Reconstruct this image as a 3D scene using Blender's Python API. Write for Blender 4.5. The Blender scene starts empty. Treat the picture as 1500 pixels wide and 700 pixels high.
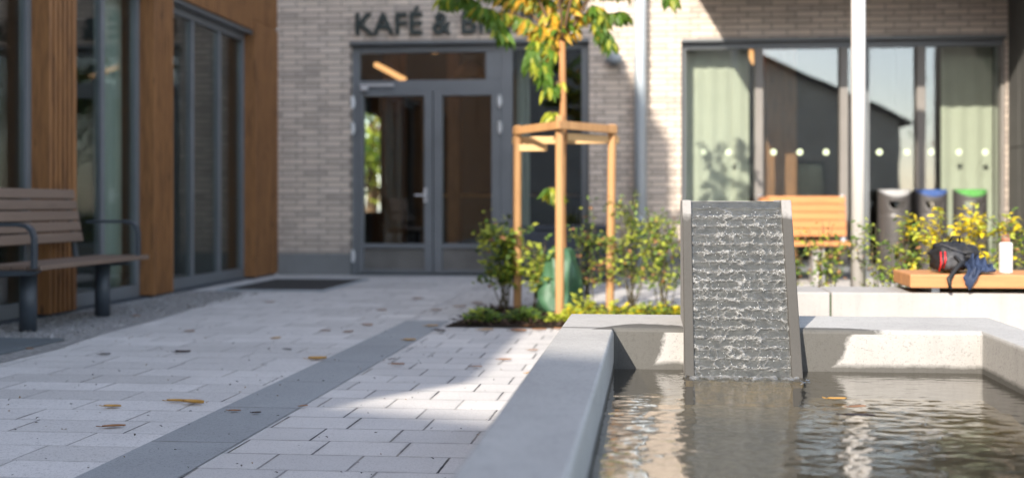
import bpy, math, random
from mathutils import Vector, Matrix, noise
random.seed(7)
SC = bpy.context.scene
COL = SC.collection
R = math.radians
# ---------------------------------------------------------------- camera frame (used to turn measured picture points into real positions)
CAMH, FPX, PX0, PY0, YAW = 0.87, 1458.0, 837.0, 300.0, R(4.6)
SN, CS = math.sin(YAW), math.cos(YAW)
def ray(px, py):
    u, v = (px - PX0) / FPX, (PY0 - py) / FPX
    return Vector((-SN + u * CS, CS + u * SN, v))
def G(px, py, z=0.0):
    d = ray(px, py); t = (z - CAMH) / d.z
    return Vector((0, 0, CAMH)) + d * t
def W(px, py, y):
    d = ray(px, py); t = y / d.y
    return Vector((0, 0, CAMH)) + d * t
def XP(px, py, x):
    d = ray(px, py); t = x / d.x
    return Vector((0, 0, CAMH)) + d * t

# ---------------------------------------------------------------- mesh builder
class MB:
    def __init__(s): s.v, s.f, s.m, s.attr = [], [], [], None
    def add(s, vs, fs, slot=0):
        b = len(s.v); s.v += [tuple(p) for p in vs]
        for f in fs: s.f.append([b + i for i in f]); s.m.append(slot)
    def box(s, x0, x1, y0, y1, z0, z1, slot=0):
        vs = [(x, y, z) for z in (z0, z1) for y in (y0, y1) for x in (x0, x1)]
        s.add(vs, [(0,2,3,1), (4,5,7,6), (0,1,5,4), (2,6,7,3), (0,4,6,2), (1,3,7,5)], slot)
    def obox(s, p0, p1, w, h, up=(0,0,1), slot=0):
        p0, p1 = Vector(p0), Vector(p1); d = (p1 - p0).normalized(); up = Vector(up)
        a = d.cross(up)
        if a.length < 1e-4: a = d.cross(Vector((1,0,0)))
        a.normalize(); b = a.cross(d)
        vs = [p + a * (w/2*i) + b * (h/2*j) for p in (p0, p1) for i, j in ((-1,-1),(1,-1),(1,1),(-1,1))]
        s.add(vs, [(0,1,2,3), (7,6,5,4), (0,4,5,1), (1,5,6,2), (2,6,7,3), (3,7,4,0)], slot)
    def tube(s, pts, rad, seg=10, slot=0, sx=1.0, caps=True):
        pts = [Vector(p) for p in pts]; n = len(pts)
        if not hasattr(rad, '__len__'): rad = [rad] * n
        ref = Vector((0.13, 0.07, 1)).normalized(); vs = []; fs = []
        for i, p in enumerate(pts):
            d = (pts[min(i+1, n-1)] - pts[max(i-1, 0)]).normalized()
            a = d.cross(ref)
            if a.length < .05: a = d.cross(Vector((1,0,0)))
            a.normalize(); b = a.cross(d)
            for k in range(seg):
                t = 2*math.pi*k/seg
                vs.append(p + a*(math.cos(t)*rad[i]*sx) + b*(math.sin(t)*rad[i]))
        for i in range(n-1):
            for k in range(seg):
                k2 = (k+1) % seg
                fs.append((i*seg+k, i*seg+k2, (i+1)*seg+k2, (i+1)*seg+k))
        if caps:
            fs.append(tuple(range(seg-1, -1, -1))); fs.append(tuple((n-1)*seg+k for k in range(seg)))
        s.add(vs, fs, slot)
    def lathe(s, prof, c=(0,0,0), seg=24, slot=0, fn=None):
        vs, fs = [], []
        for r, z in prof:
            for k in range(seg):
                t = 2*math.pi*k/seg; rr = r
                if fn: rr = r*fn(t, z)
                vs.append((c[0]+rr*math.cos(t), c[1]+rr*math.sin(t), c[2]+z))
        for i in range(len(prof)-1):
            for k in range(seg):
                k2 = (k+1) % seg
                fs.append((i*seg+k, i*seg+k2, (i+1)*seg+k2, (i+1)*seg+k))
        fs.append(tuple(range(seg-1, -1, -1))); fs.append(tuple((len(prof)-1)*seg+k for k in range(seg)))
        s.add(vs, fs, slot)
    def prism(s, poly, axis, a0, a1, slot=0):
        # poly: list of 2D; axis 'x': (y,z) ; 'z': (x,y) ; 'y': (x,z)
        def mk(p, a): return {'x': (a, p[0], p[1]), 'y': (p[0], a, p[1]), 'z': (p[0], p[1], a)}[axis]
        n = len(poly); vs = [mk(p, a0) for p in poly] + [mk(p, a1) for p in poly]
        fs = [tuple(range(n-1, -1, -1)), tuple(range(n, 2*n))] + [(i, (i+1) % n, n+(i+1) % n, n+i) for i in range(n)]
        s.add(vs, fs, slot)
    def grid(s, nu, nv, fn, slot=0):
        vs = [fn(i/nu, j/nv) for j in range(nv+1) for i in range(nu+1)]
        fs = [(j*(nu+1)+i, j*(nu+1)+i+1, (j+1)*(nu+1)+i+1, (j+1)*(nu+1)+i) for j in range(nv) for i in range(nu)]
        s.add(vs, fs, slot)
    def leaf(s, p, d, nrm, L, Wd, slot=0, fold=.25, droop=.15):
        d = Vector(d).normalized(); a = d.cross(Vector(nrm))
        if a.length < 1e-3: a = d.cross(Vector((1, .2, .1)))
        a.normalize(); n = a.cross(d)
        p = Vector(p); m = p + d*(L*.38) + n*(droop*L*.3); tip = p + d*L - n*(droop*L*.6)
        e1 = p + d*(L*.3) + a*(Wd/2) + n*(fold*Wd); e2 = p + d*(L*.3) - a*(Wd/2) + n*(fold*Wd)
        g1 = p + d*(L*.65) + a*(Wd*.38) + n*(fold*Wd*.6 - droop*L*.15); g2 = p + d*(L*.65) - a*(Wd*.38) + n*(fold*Wd*.6 - droop*L*.15)
        s.add([p, e1, g1, tip, g2, e2, m], [(0,1,6), (1,2,6), (2,3,6), (3,4,6), (4,5,6), (5,0,6)], slot)
    def build(s, name, mats, parent=None, smooth=False, bevel=0, origin=None, seg=2, solid=0):
        o_ = Vector((0,0,0))
        if parent is not None:
            q = parent
            while q is not None: o_ += q.location; q = q.parent
        elif origin is not None: o_ = Vector(origin)
        me = bpy.data.meshes.new(name)
        me.from_pydata([(x-o_.x, y-o_.y, z-o_.z) for x, y, z in s.v], [], s.f)
        if not isinstance(mats, (list, tuple)): mats = [mats]
        for m in mats: me.materials.append(m)
        me.polygons.foreach_set('material_index', s.m)
        if smooth: me.polygons.foreach_set('use_smooth', [True]*len(s.f))
        if s.attr:
            at = me.attributes.new(s.attr[0], 'FLOAT', 'POINT'); at.data.foreach_set('value', s.attr[1])
        me.update()
        ob = bpy.data.objects.new(name, me); COL.objects.link(ob)
        if parent is not None: ob.parent = parent
        elif origin is not None: ob.location = origin
        if solid:
            md = ob.modifiers.new('thickness', 'SOLIDIFY'); md.thickness = solid; md.offset = 0
        if bevel:
            md = ob.modifiers.new('soft_edges', 'BEVEL'); md.width = bevel; md.segments = seg; md.limit_method = 'ANGLE'; md.angle_limit = R(35)
            if seg > 2: md.harden_normals = False
        return ob

def tag(o, label=None, cat=None, group=None, kind=None):
    if label: o['label'] = label
    if cat: o['category'] = cat
    if group: o['group'] = group
    if kind: o['kind'] = kind
    return o
def thing(name, loc, label, cat, group=None):
    o = bpy.data.objects.new(name, None); COL.objects.link(o); o.location = loc; o.empty_display_size = .1
    return tag(o, label, cat, group)
def copy_tree(o, parent=None):
    c = o.copy(); COL.objects.link(c)
    if parent is not None: c.parent = parent
    for ch in list(o.children): copy_tree(ch, c)
    return c

# ---------------------------------------------------------------- materials
class NT:
    def __init__(s, name):
        s.mat = bpy.data.materials.new(name); s.mat.use_nodes = True
        s.nt = s.mat.node_tree; s.nt.nodes.clear(); s.out = s.n('ShaderNodeOutputMaterial')
    def n(s, t, **k):
        nd = s.nt.nodes.new(t)
        for a, b in k.items(): setattr(nd, a, b)
        return nd
    def l(s, a, b): s.nt.links.new(a, b)
    def val(s, sock, x):
        if hasattr(x, 'is_output') or isinstance(x, bpy.types.NodeSocket): s.l(x, sock)
        else: sock.default_value = x
    def math(s, op, a, b=0.0, clamp=False):
        nd = s.n('ShaderNodeMath', operation=op, use_clamp=clamp); s.val(nd.inputs[0], a); s.val(nd.inputs[1], b); return nd.outputs[0]
    def mix(s, f, a, b, blend='MIX'):
        nd = s.n('ShaderNodeMix', data_type='RGBA', blend_type=blend); s.val(nd.inputs[0], f)
        for i, x in ((6, a), (7, b)):
            if isinstance(x, (tuple, list)): x = (*x[:3], 1)
            s.val(nd.inputs[i], x)
        return nd.outputs[2]
    def coord(s, scale=(1,1,1), kind='Object'):
        tc = s.n('ShaderNodeTexCoord'); mp = s.n('ShaderNodeMapping'); mp.inputs['Scale'].default_value = scale
        s.l(tc.outputs[kind], mp.inputs[0]); return mp.outputs[0]
    def noise(s, vec, scale, detail=4, rough=.55, dist=0):
        nd = s.n('ShaderNodeTexNoise'); s.l(vec, nd.inputs['Vector']); nd.inputs['Scale'].default_value = scale
        nd.inputs['Detail'].default_value = detail; nd.inputs['Roughness'].default_value = rough; nd.inputs['Distortion'].default_value = dist
        return nd.outputs[0]
    def ramp(s, f, stops):
        nd = s.n('ShaderNodeValToRGB'); e = nd.color_ramp.elements
        while len(e) < len(stops): e.new(.5)
        for i, (p, c) in enumerate(stops):
            e[i].position = p
            if not hasattr(c, '__len__'): c = (c, c, c)
            e[i].color = (*c[:3], 1)
        s.l(f, nd.inputs[0]); return nd.outputs[0]
    def step(s, f, a, b):
        nd = s.n('ShaderNodeMapRange'); nd.clamp = True; s.val(nd.inputs[0], f); nd.inputs[1].default_value = a; nd.inputs[2].default_value = b
        return nd.outputs[0]
    def bump(s, h, strength, dist=.01):
        nd = s.n('ShaderNodeBump'); nd.inputs['Strength'].default_value = strength; nd.inputs['Distance'].default_value = dist
        s.l(h, nd.inputs['Height']); return nd.outputs[0]
    def pbr(s, color, rough=.6, metal=0.0, normal=None, spec=.5):
        b = s.n('ShaderNodeBsdfPrincipled')
        if isinstance(color, (tuple, list)): color = (*color[:3], 1)
        s.val(b.inputs['Base Color'], color); s.val(b.inputs['Roughness'], rough); s.val(b.inputs['Metallic'], metal)
        b.inputs['Specular IOR Level'].default_value = spec
        if normal is not None: s.l(normal, b.inputs['Normal'])
        s.l(b.outputs[0], s.out.inputs[0]); return b

def plain(name, c, rough=.5, metal=0, var=.12, scale=6, bump=.0, bscale=80, spec=.5, stretch=(1,1,1)):
    t = NT(name); v = t.coord(stretch)
    f = t.noise(v, scale, 5, .6)
    lo = [x*(1-var) for x in c]; hi = [min(1, x*(1+var)) for x in c]
    col = t.mix(t.step(f, .3, .7), lo, hi)
    nrm = t.bump(t.noise(v, bscale, 3), bump, .004) if bump else None
    rg = t.math('ADD', t.math('MULTIPLY', f, .2), rough-.1)
    t.pbr(col, rg, metal, nrm, spec); return t.mat

def wood(name, c, dark, axis='z', rough=.55, grain=1.0, knots=.6):
    t = NT(name); sc = {'x': (.08,1,1), 'y': (1,.08,1), 'z': (1,1,.08)}[axis]
    v = t.coord(sc); v2 = t.coord((1,1,1))
    a = t.noise(v, 45, 4, .6, .6); b = t.noise(v, 9, 3, .5)
    col = t.mix(t.math('MULTIPLY', t.step(a, .38, .68), .55*grain, True), c, dark)
    col = t.mix(t.math('MULTIPLY', t.step(b, .35, .7), .45), col, [x*1.25 for x in c])
    vk = t.coord({'x': (.35,1,1), 'y': (1,.35,1), 'z': (1,1,.35)}[axis])
    vo = t.n('ShaderNodeTexVoronoi'); t.l(vk, vo.inputs['Vector']); vo.inputs['Scale'].default_value = 6
    kn = t.math('MULTIPLY', t.math('SUBTRACT', 1.0, t.step(vo.outputs['Distance'], .03, .12)), knots)
    col = t.mix(kn, col, [x*.35 for x in dark])
    t.pbr(col, rough, 0, t.bump(a, .25, .003)); return t.mat

def mat_paving(name, c1, c2, joint, bw, rh, jw=.004, speck=.5, rowjit=.3, shift=(0,0,0), rowline=.55):
    t = NT(name); v = t.coord(); mp = t.n('ShaderNodeMapping'); mp.inputs['Location'].default_value = shift; t.l(v, mp.inputs[0])
    sp = t.n('ShaderNodeSeparateXYZ'); t.l(mp.outputs[0], sp.inputs[0])
    ry = t.math('DIVIDE', sp.outputs[1], rh); row = t.math('FLOOR', ry); fy_ = t.math('FRACT', ry)
    wn = t.n('ShaderNodeTexWhiteNoise', noise_dimensions='1D'); t.l(row, wn.inputs['W'])
    bx_ = t.math('ADD', t.math('DIVIDE', sp.outputs[0], bw), t.math('ADD', t.math('MULTIPLY', row, .5), t.math('MULTIPLY', wn.outputs['Value'], rowjit)))
    fx_ = t.math('FRACT', bx_)
    dx = t.math('MULTIPLY', t.math('MINIMUM', fx_, t.math('SUBTRACT', 1.0, fx_)), bw); dy = t.math('MULTIPLY', t.math('MINIMUM', fy_, t.math('SUBTRACT', 1.0, fy_)), rh)
    wob = t.math('MULTIPLY', t.math('SUBTRACT', t.noise(v, 30, 3), .5), jw*1.2)
    jx = t.math('SUBTRACT', 1.0, t.step(t.math('ADD', dx, wob), jw*.75, jw*1.15)); jy = t.math('MULTIPLY', t.math('SUBTRACT', 1.0, t.step(t.math('ADD', dy, wob), jw*.45, jw*.95)), rowline)
    patch = t.step(t.noise(v, 1.7, 3), .35, .6)
    j = t.math('MULTIPLY', t.math('MAXIMUM', jx, jy), t.math('ADD', .35, t.math('MULTIPLY', patch, .65)))
    cv = t.n('ShaderNodeCombineXYZ'); t.l(t.math('FLOOR', bx_), cv.inputs[0]); t.l(row, cv.inputs[1])
    w2 = t.n('ShaderNodeTexWhiteNoise', noise_dimensions='2D'); t.l(cv.outputs[0], w2.inputs['Vector'])
    col = t.mix(w2.outputs['Value'], c1, c2)
    big = t.noise(v, 1.1, 6, .65); col = t.mix(t.math('MULTIPLY', t.step(big, .38, .72), .42), col, [x*.55 for x in c1])
    m60 = t.noise(v, 55, 4, .8); col = t.mix(t.math('MULTIPLY', t.step(m60, .54, .66), speck*.55), col, [x*.4 for x in c1])
    fine = t.noise(v, 150, 3, .75); col = t.mix(t.math('MULTIPLY', t.step(fine, .55, .68), speck), col, (.05,.05,.055))
    f2 = t.noise(v, 210, 2, .6); col = t.mix(t.math('MULTIPLY', t.step(f2, .6, .7), speck*.6), col, (.6,.58,.57))
    sand = t.step(t.noise(v, 2.6, 4, .7), .5, .64); mossy = t.step(t.noise(v, 3.7, 3), .6, .68)
    jc = t.mix(sand, joint, (.26,.235,.20)); jc = t.mix(t.math('MULTIPLY', mossy, .7), jc, (.07,.085,.035))
    edge_ = t.math('MULTIPLY', t.math('SUBTRACT', 1.0, t.step(t.math('MINIMUM', dx, dy), jw, jw*5)), t.step(t.noise(v, 5, 4, .7), .45, .7)); col = t.mix(t.math('MULTIPLY', edge_, .35), col, (.17,.155,.14))
    col = t.mix(j, col, jc)
    h = t.math('ADD', t.math('SUBTRACT', 1.0, t.math('MAXIMUM', jx, jy)), t.math('MULTIPLY', fine, .22))
    t.pbr(col, .78, 0, t.bump(h, .8, .006), .35); return t.mat

def mat_brick():
    t = NT('brick_masonry'); v = t.coord(); sp = t.n('ShaderNodeSeparateXYZ'); t.l(v, sp.inputs[0])
    cb = t.n('ShaderNodeCombineXYZ'); t.l(sp.outputs[0], cb.inputs[0]); t.l(sp.outputs[2], cb.inputs[1])
    def brick(c1, c2, mo, bias):
        br = t.n('ShaderNodeTexBrick'); t.l(cb.outputs[0], br.inputs['Vector']); br.offset = .36; br.offset_frequency = 2; br.squash = 1
        br.inputs['Color1'].default_value = (*c1, 1); br.inputs['Color2'].default_value = (*c2, 1); br.inputs['Mortar'].default_value = (*mo, 1)
        br.inputs['Scale'].default_value = 1; br.inputs['Mortar Size'].default_value = .0075; br.inputs['Mortar Smooth'].default_value = .2
        br.inputs['Bias'].default_value = bias; br.inputs['Brick Width'].default_value = .285; br.inputs['Row Height'].default_value = .072
        return br
    b1 = brick((.68,.575,.48), (.47,.40,.34), (.2,.18,.165), -.2)
    b2 = brick((0,0,0), (1,1,1), (.5,.5,.5), 0.0); cb2 = t.n('ShaderNodeVectorMath', operation='ADD'); t.l(cb.outputs[0], cb2.inputs[0]); cb2.inputs[1].default_value = (.285*40, .072*26, 0); t.l(cb2.outputs[0], b2.inputs['Vector'])
    ns = t.noise(t.coord((3.2,1,13)), 1, 1, .4)
    col = t.mix(t.math('MULTIPLY', t.step(ns, .45, .62), .55), b1.outputs[0], (.72,.60,.51), 'MIX')
    odd = t.n('ShaderNodeSeparateColor'); t.l(b2.outputs[0], odd.inputs[0]); col = t.mix(t.math('MULTIPLY', t.step(odd.outputs[0], .80, .86), .35), col, (.27,.235,.21)); col = t.mix(t.math('MULTIPLY', t.math('SUBTRACT', 1.0, t.step(odd.outputs[0], .10, .16)), .4), col, (.74,.64,.56))
    col = t.mix(b1.outputs['Fac'], col, (.27,.235,.205))
    fine = t.noise(v, 70, 4, .7); col = t.mix(t.math('MULTIPLY', t.step(fine, .4, .7), .25), col, (.2,.17,.15))
    st = t.noise(t.coord((5,5,.5)), 1, 5, .65); col = t.mix(t.math('MULTIPLY', t.step(st, .5, .75), .3), col, (.26,.23,.21))
    dirt = t.math('SUBTRACT', 1.0, t.step(t.math('ADD', sp.outputs[2], t.math('MULTIPLY', t.noise(v, 5, 4), .5)), .45, .95)); col = t.mix(t.math('MULTIPLY', dirt, .45), col, (.2,.18,.165))
    h = t.math('ADD', t.math('SUBTRACT', 1.0, b1.outputs['Fac']), t.math('MULTIPLY', fine, .25))
    t.pbr(col, .85, 0, t.bump(h, .9, .01), .3); return t.mat

def mat_concrete(name, c, speck=.35, wet=None, streak=0, wd=.3):
    t = NT(name); v = t.coord()
    big = t.noise(v, 2.2, 6, .62); col = t.mix(t.step(big, .3, .75), [x*.86 for x in c], [min(1, x*1.08) for x in c])
    fine = t.noise(v, 190, 3, .75); col = t.mix(t.math('MULTIPLY', t.step(fine, .58, .68), speck), col, [x*.35 for x in c])
    g90 = t.noise(v, 85, 3, .8); col = t.mix(t.math('MULTIPLY', t.step(g90, .56, .66), speck*.8), col, [x*.45 for x in c])
    mid = t.noise(v, 34, 4, .7); col = t.mix(t.math('MULTIPLY', t.step(mid, .5, .75), .22), col, [x*.7 for x in c])
    if streak:
        st = t.noise(t.coord((22,22,.9)), 1, 4, .6); col = t.mix(t.math('MULTIPLY', t.step(st, .48, .72), streak), col, [x*.62 for x in c])
    rough = .75
    if wet:
        w = wet(t, v, mid)
        col = t.mix(t.math('MULTIPLY', w, .85), col, [x*wd for x in (c[0]*.98, c[1]*.97, c[2]*.9)])
        rough = t.math('SUBTRACT', .8, t.math('MULTIPLY', w, .12))
    h = t.math('ADD', fine, t.math('MULTIPLY', mid, .8))
    t.pbr(col, rough, 0, t.bump(h, .35, .003), .12); return t.mat

def mat_glass(name, ior=2.0, tint=(.95,.975,.96)):
    t = NT(name); fr = t.n('ShaderNodeFresnel'); ge = t.n('ShaderNodeNewGeometry')
    t.l(t.math('ADD', ior, t.math('MULTIPLY', ge.outputs['Backfacing'], 1/ior-ior)), fr.inputs[0])   # same reflectance on both faces of the pane
    tr = t.n('ShaderNodeBsdfTransparent'); tr.inputs[0].default_value = (*tint, 1)
    gl = t.n('ShaderNodeBsdfGlossy'); gl.inputs['Roughness'].default_value = .008
    v = t.coord(); nz = t.bump(t.noise(v, 1.6, 1, .4), .05, .02); t.l(nz, gl.inputs['Normal'])
    mx = t.n('ShaderNodeMixShader'); t.l(fr.outputs[0], mx.inputs[0]); t.l(tr.outputs[0], mx.inputs[1]); t.l(gl.outputs[0], mx.inputs[2])
    t.l(mx.outputs[0], t.out.inputs[0]); return t.mat

def mat_leaf(name, c, trans=.55, var=.3):
    t = NT(name); gi = t.n('ShaderNodeNewGeometry')
    v = t.coord(); f = t.noise(v, 9, 2)
    rnd = gi.outputs['Random Per Island']
    col = t.mix(rnd, [x*(1-var) for x in c], [min(1, x*(1+var)) for x in c])
    col = t.mix(t.math('MULTIPLY', t.step(f, .4, .7), .3), col, (c[0]*.8, c[1]*1.05, c[2]*.7))
    b = t.pbr(col, .45)
    tl = t.n('ShaderNodeBsdfTranslucent'); t.l(col, tl.inputs[0])
    mx = t.n('ShaderNodeMixShader'); mx.inputs[0].default_value = trans
    t.l(b.outputs[0], mx.inputs[1]); t.l(tl.outputs[0], mx.inputs[2]); t.l(mx.outputs[0], t.out.inputs[0]); return t.mat

def mat_emit(name, c, s):
    t = NT(name); e = t.n('ShaderNodeEmission'); e.inputs[0].default_value = (*c, 1); e.inputs[1].default_value = s
    t.l(e.outputs[0], t.out.inputs[0]); return t.mat

def mat_water():
    t = NT('pool_water'); v = t.coord((1,2.3,1))
    n1 = t.noise(v, 30, 3, .5, .6); nb = t.bump(n1, .035, .02)
    lw = t.n('ShaderNodeLayerWeight'); lw.inputs[0].default_value = .5; t.l(nb, lw.inputs['Normal']); fr_ = t.math('ADD', .03, t.math('MULTIPLY', t.math('POWER', lw.outputs['Facing'], 1.9), .97), True)
    rf = t.n('ShaderNodeBsdfRefraction'); rf.inputs['IOR'].default_value = 1.05; rf.inputs[0].default_value = (.86,.84,.74,1); rf.inputs['Roughness'].default_value = .0
    tr = t.n('ShaderNodeBsdfTransparent'); tr.inputs[0].default_value = (.60,.56,.45,1)
    gl = t.n('ShaderNodeBsdfGlossy'); gl.inputs['Roughness'].default_value = .015; t.l(nb, gl.inputs['Normal'])
    mx = t.n('ShaderNodeMixShader'); t.l(fr_, mx.inputs[0]); t.l(tr.outputs[0], mx.inputs[1]); t.l(gl.outputs[0], mx.inputs[2])
    t.l(mx.outputs[0], t.out.inputs[0]); return t.mat

def mat_film():
    t = NT('running_water'); at = t.n('ShaderNodeAttribute'); at.attribute_name = 'froth'
    v = t.coord(); nb = t.bump(t.noise(v, 260, 3, .7, .4), .6, .004)
    fr = t.n('ShaderNodeFresnel'); fr.inputs[0].default_value = 1.22; t.l(nb, fr.inputs['Normal'])
    tr = t.n('ShaderNodeBsdfTransparent'); tr.inputs[0].default_value = (.93,.95,.95,1)
    gl = t.n('ShaderNodeBsdfGlossy'); gl.inputs['Roughness'].default_value = .06; t.l(nb, gl.inputs['Normal'])
    df = t.n('ShaderNodeBsdfPrincipled'); df.inputs['Base Color'].default_value = (.36,.362,.36,1); df.inputs['Roughness'].default_value = .25; t.l(nb, df.inputs['Normal'])
    m1 = t.n('ShaderNodeMixShader'); t.l(t.math('MULTIPLY', fr.outputs[0], .6), m1.inputs[0]); t.l(tr.outputs[0], m1.inputs[1]); t.l(gl.outputs[0], m1.inputs[2])
    fz = t.math('MULTIPLY', at.outputs['Fac'], t.math('ADD', .35, t.math('MULTIPLY', t.step(t.noise(v, 120, 3, .7), .4, .65), .5)), True)
    m2 = t.n('ShaderNodeMixShader'); t.l(fz, m2.inputs[0]); t.l(m1.outputs[0], m2.inputs[1]); t.l(df.outputs[0], m2.inputs[2])
    t.l(m2.outputs[0], t.out.inputs[0]); return t.mat

M = {}
M['brick'] = mat_brick()
M['paver'] = mat_paving('light_pavers', (.64,.615,.595), (.52,.505,.495), (.045,.045,.05), .302, .201, .0042, .5, .3, (.05,.03,0))
M['paverl'] = mat_paving('grey_pavers', (.68,.66,.645), (.53,.515,.50), (.05,.05,.055), .46, .205, .0034, .55, .9, (.15,.06,0), .4)
M['band'] = mat_paving('dark_band_stone', (.36,.375,.385), (.30,.315,.325), (.03,.03,.035), 40.0, .62, .004, .5, .0, (10,.2,0))
M['gravel'] = plain('rough_gravel', (.27,.265,.26), .9, 0, .5, 26, 1.0, 90, .2)
M['soil'] = plain('dark_soil', (.028,.02,.015), .95, 0, .5, 30, 1.0, 60, .1)
M['edge'] = plain('dark_edge_stone', (.10,.115,.125), .7, 0, .15, 4, .3, 60)
M['plinth'] = mat_concrete('plinth_concrete', (.20,.205,.205), .2)
M['wallconc'] = mat_concrete('pale_concrete', (.37,.355,.34), .35, None, .3)
M['steel'] = plain('grey_painted_frame', (.15,.16,.17), .42, 0, .08, 3)
M['mullion'] = plain('sunlit_frame_paint', (.19,.175,.16), .45, 0, .08, 3)  # grey frame paint with its warm sunlit tone put into the colour
M['glass'] = mat_glass('window_glass')
M['glass2'] = mat_glass('side_window_glass', 1.75, (.90,.95,.93))
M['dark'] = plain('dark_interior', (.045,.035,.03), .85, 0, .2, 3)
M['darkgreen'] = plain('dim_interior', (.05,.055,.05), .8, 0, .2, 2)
M['cedar'] = wood('cedar_wood', (.275,.125,.043), (.10,.042,.016), 'z', .6, 1.7, .95)
M['cedary'] = wood('cedar_rail_wood', (.29,.115,.034), (.13,.047,.014), 'y', .55)
M['stake'] = wood('pine_stake_wood', (.44,.24,.10), (.24,.11,.04), 'z', .65, 1.2, .7)
M['pine'] = wood('pale_pine_wood', (.60,.38,.17), (.42,.22,.08), 'x', .6, .7, .2)
M['benchgrey'] = wood('weathered_bench_wood', (.17,.118,.088), (.10,.068,.05), 'y', .6, .8, .15)
M['larch'] = wood('larch_bench_wood', (.50,.215,.075), (.32,.12,.04), 'x', .5, .8, .2)
M['beam'] = wood('larch_beam_wood', (.47,.22,.085), (.28,.11,.04), 'x', .55, .8, .5)
M['benchsteel'] = plain('charcoal_metal', (.043,.053,.065), .45, 0, .12, 8)
M['galv'] = plain('galvanised_metal', (.45,.50,.54), .42, .35, .1, 3)
M['polemetal'] = plain('pale_painted_metal', (.66,.63,.61), .42, 0, .05, 3)
M['bright'] = plain('bright_metal', (.75,.76,.78), .3, .6, .05, 4)
M['bin'] = plain('charcoal_bin_metal', (.075,.07,.068), .4, .2, .12, 5)
M['letter'] = plain('black_green_letters', (.018,.03,.028), .5, 0, .1, 5)
M['curtain'] = plain('pale_green_curtain', (.44,.45,.36), .9, 0, .06, 3)
M['curtaindim'] = plain('grey_green_curtain', (.33,.35,.30), .9, 0, .06, 3)
M['white'] = plain('white_enamel', (.62,.61,.59), .35, 0, .04, 6)
M['charcoal'] = plain('charcoal_concrete', (.035,.042,.055), .7, 0, .2, 5, .3)
M['clad'] = mat_concrete('grey_cladding', (.12,.118,.112), .2, None, .4)
M['lamp'] = mat_emit('warm_lamp_glow', (1.0,.50,.20), .55)
M['shade'] = plain('tan_lamp_shade', (.42,.24,.11), .8, 0, .15, 5)
M['bag'] = plain('green_woven_plastic', (.05,.125,.065), .5, 0, .25, 7, .4, 160)
M['bark'] = wood('young_bark', (.40,.19,.07), (.20,.09,.035), 'z', .7, .8, .5)
M['twig'] = plain('twig_bark', (.16,.095,.05), .8, 0, .3, 20)
M['stem'] = plain('shrub_stem', (.09,.075,.04), .8, 0, .3, 20)
M['lg'] = mat_leaf('green_leaf', (.12,.23,.025))
M['ly'] = mat_leaf('yellow_green_leaf', (.46,.47,.05))
M['lo'] = mat_leaf('orange_yellow_leaf', (.80,.46,.05))
M['sg'] = mat_leaf('shrub_green_leaf', (.15,.24,.04), .45)
M['sy'] = mat_leaf('shrub_lime_leaf', (.52,.56,.08), .5)
M['sr'] = mat_leaf('shrub_reddish_leaf', (.42,.20,.09), .35)
M['sd'] = mat_leaf('shrub_dark_leaf', (.05,.09,.025), .3)
M['yy'] = mat_leaf('golden_shrub_leaf', (.72,.55,.02), .4)
M['fall_y'] = mat_leaf('fallen_yellow_leaf', (.55,.30,.07), .15)
M['fall_b'] = mat_leaf('fallen_brown_leaf', (.30,.14,.06), .1)
M['fall_d'] = mat_leaf('fallen_dark_leaf', (.06,.04,.035), .1)
M['black'] = plain('black_nylon', (.012,.012,.014), .6, 0, .3, 12, .5, 200)
M['greynylon'] = plain('grey_nylon', (.05,.05,.055), .6, 0, .3, 12, .4, 200)
M['navy'] = plain('navy_cloth', (.018,.032,.075), .7, 0, .3, 10, .4, 120)
M['red'] = plain('red_tape', (.62,.03,.035), .5, 0, .1, 10)
M['plaster'] = plain('ochre_plaster', (.55,.50,.43), .85, 0, .12, 1.5)
M['plastergrey'] = plain('grey_plaster', (.22,.22,.22), .85, 0, .12, 1.5)
M['roof'] = plain('dark_roof_tiles', (.13,.115,.11), .8, 0, .2, 3)
M['cappink'] = plain('copper_cap', (.35,.16,.10), .4, .3, .1, 5)
M['mat'] = plain('dark_entrance_matting', (.035,.034,.034), .9, 0, .4, 40, .8, 120)
M['water'] = mat_water()
M['film'] = mat_film()
def col_plain(n, c, r=.45): return plain(n, c, r, 0, .06, 6)
M['lid_s'] = col_plain('silver_lid', (.36,.36,.36)); M['lid_b'] = col_plain('blue_lid', (.035,.085,.26)); M['lid_g'] = col_plain('green_lid', (.08,.30,.06))
M['stonewet'] = None

# ---------------------------------------------------------------- world, sun
LD = Vector((.59, 1.70, -1.0)).normalized()
ELEV = math.asin(-LD.z); AZ = math.atan2(-LD.x, -LD.y)   # clockwise from +Y
wd = bpy.data.worlds.new('World'); SC.world = wd; wd.use_nodes = True
nt = wd.node_tree; bg = nt.nodes['Background']; sk = nt.nodes.new('ShaderNodeTexSky')
sk.sky_type = 'NISHITA'; sk.sun_disc = False; sk.sun_elevation = ELEV; sk.sun_rotation = AZ
sk.air_density = 1.0; sk.dust_density = .8; sk.ozone_density = 1.0
hs = nt.nodes.new('ShaderNodeHueSaturation'); hs.inputs['Saturation'].default_value = .66; nt.links.new(sk.outputs[0], hs.inputs['Color']); nt.links.new(hs.outputs[0], bg.inputs[0]); bg.inputs[1].default_value = .15
sun = bpy.data.lights.new('sun', 'SUN'); sun.energy = 2.75; sun.angle = R(.55); sun.color = (1.0, .91, .79)
so = bpy.data.objects.new('sun', sun); COL.objects.link(so); so.rotation_euler = LD.to_track_quat('-Z', 'Y').to_euler(); so.location = (-6, -17, 14)

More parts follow.
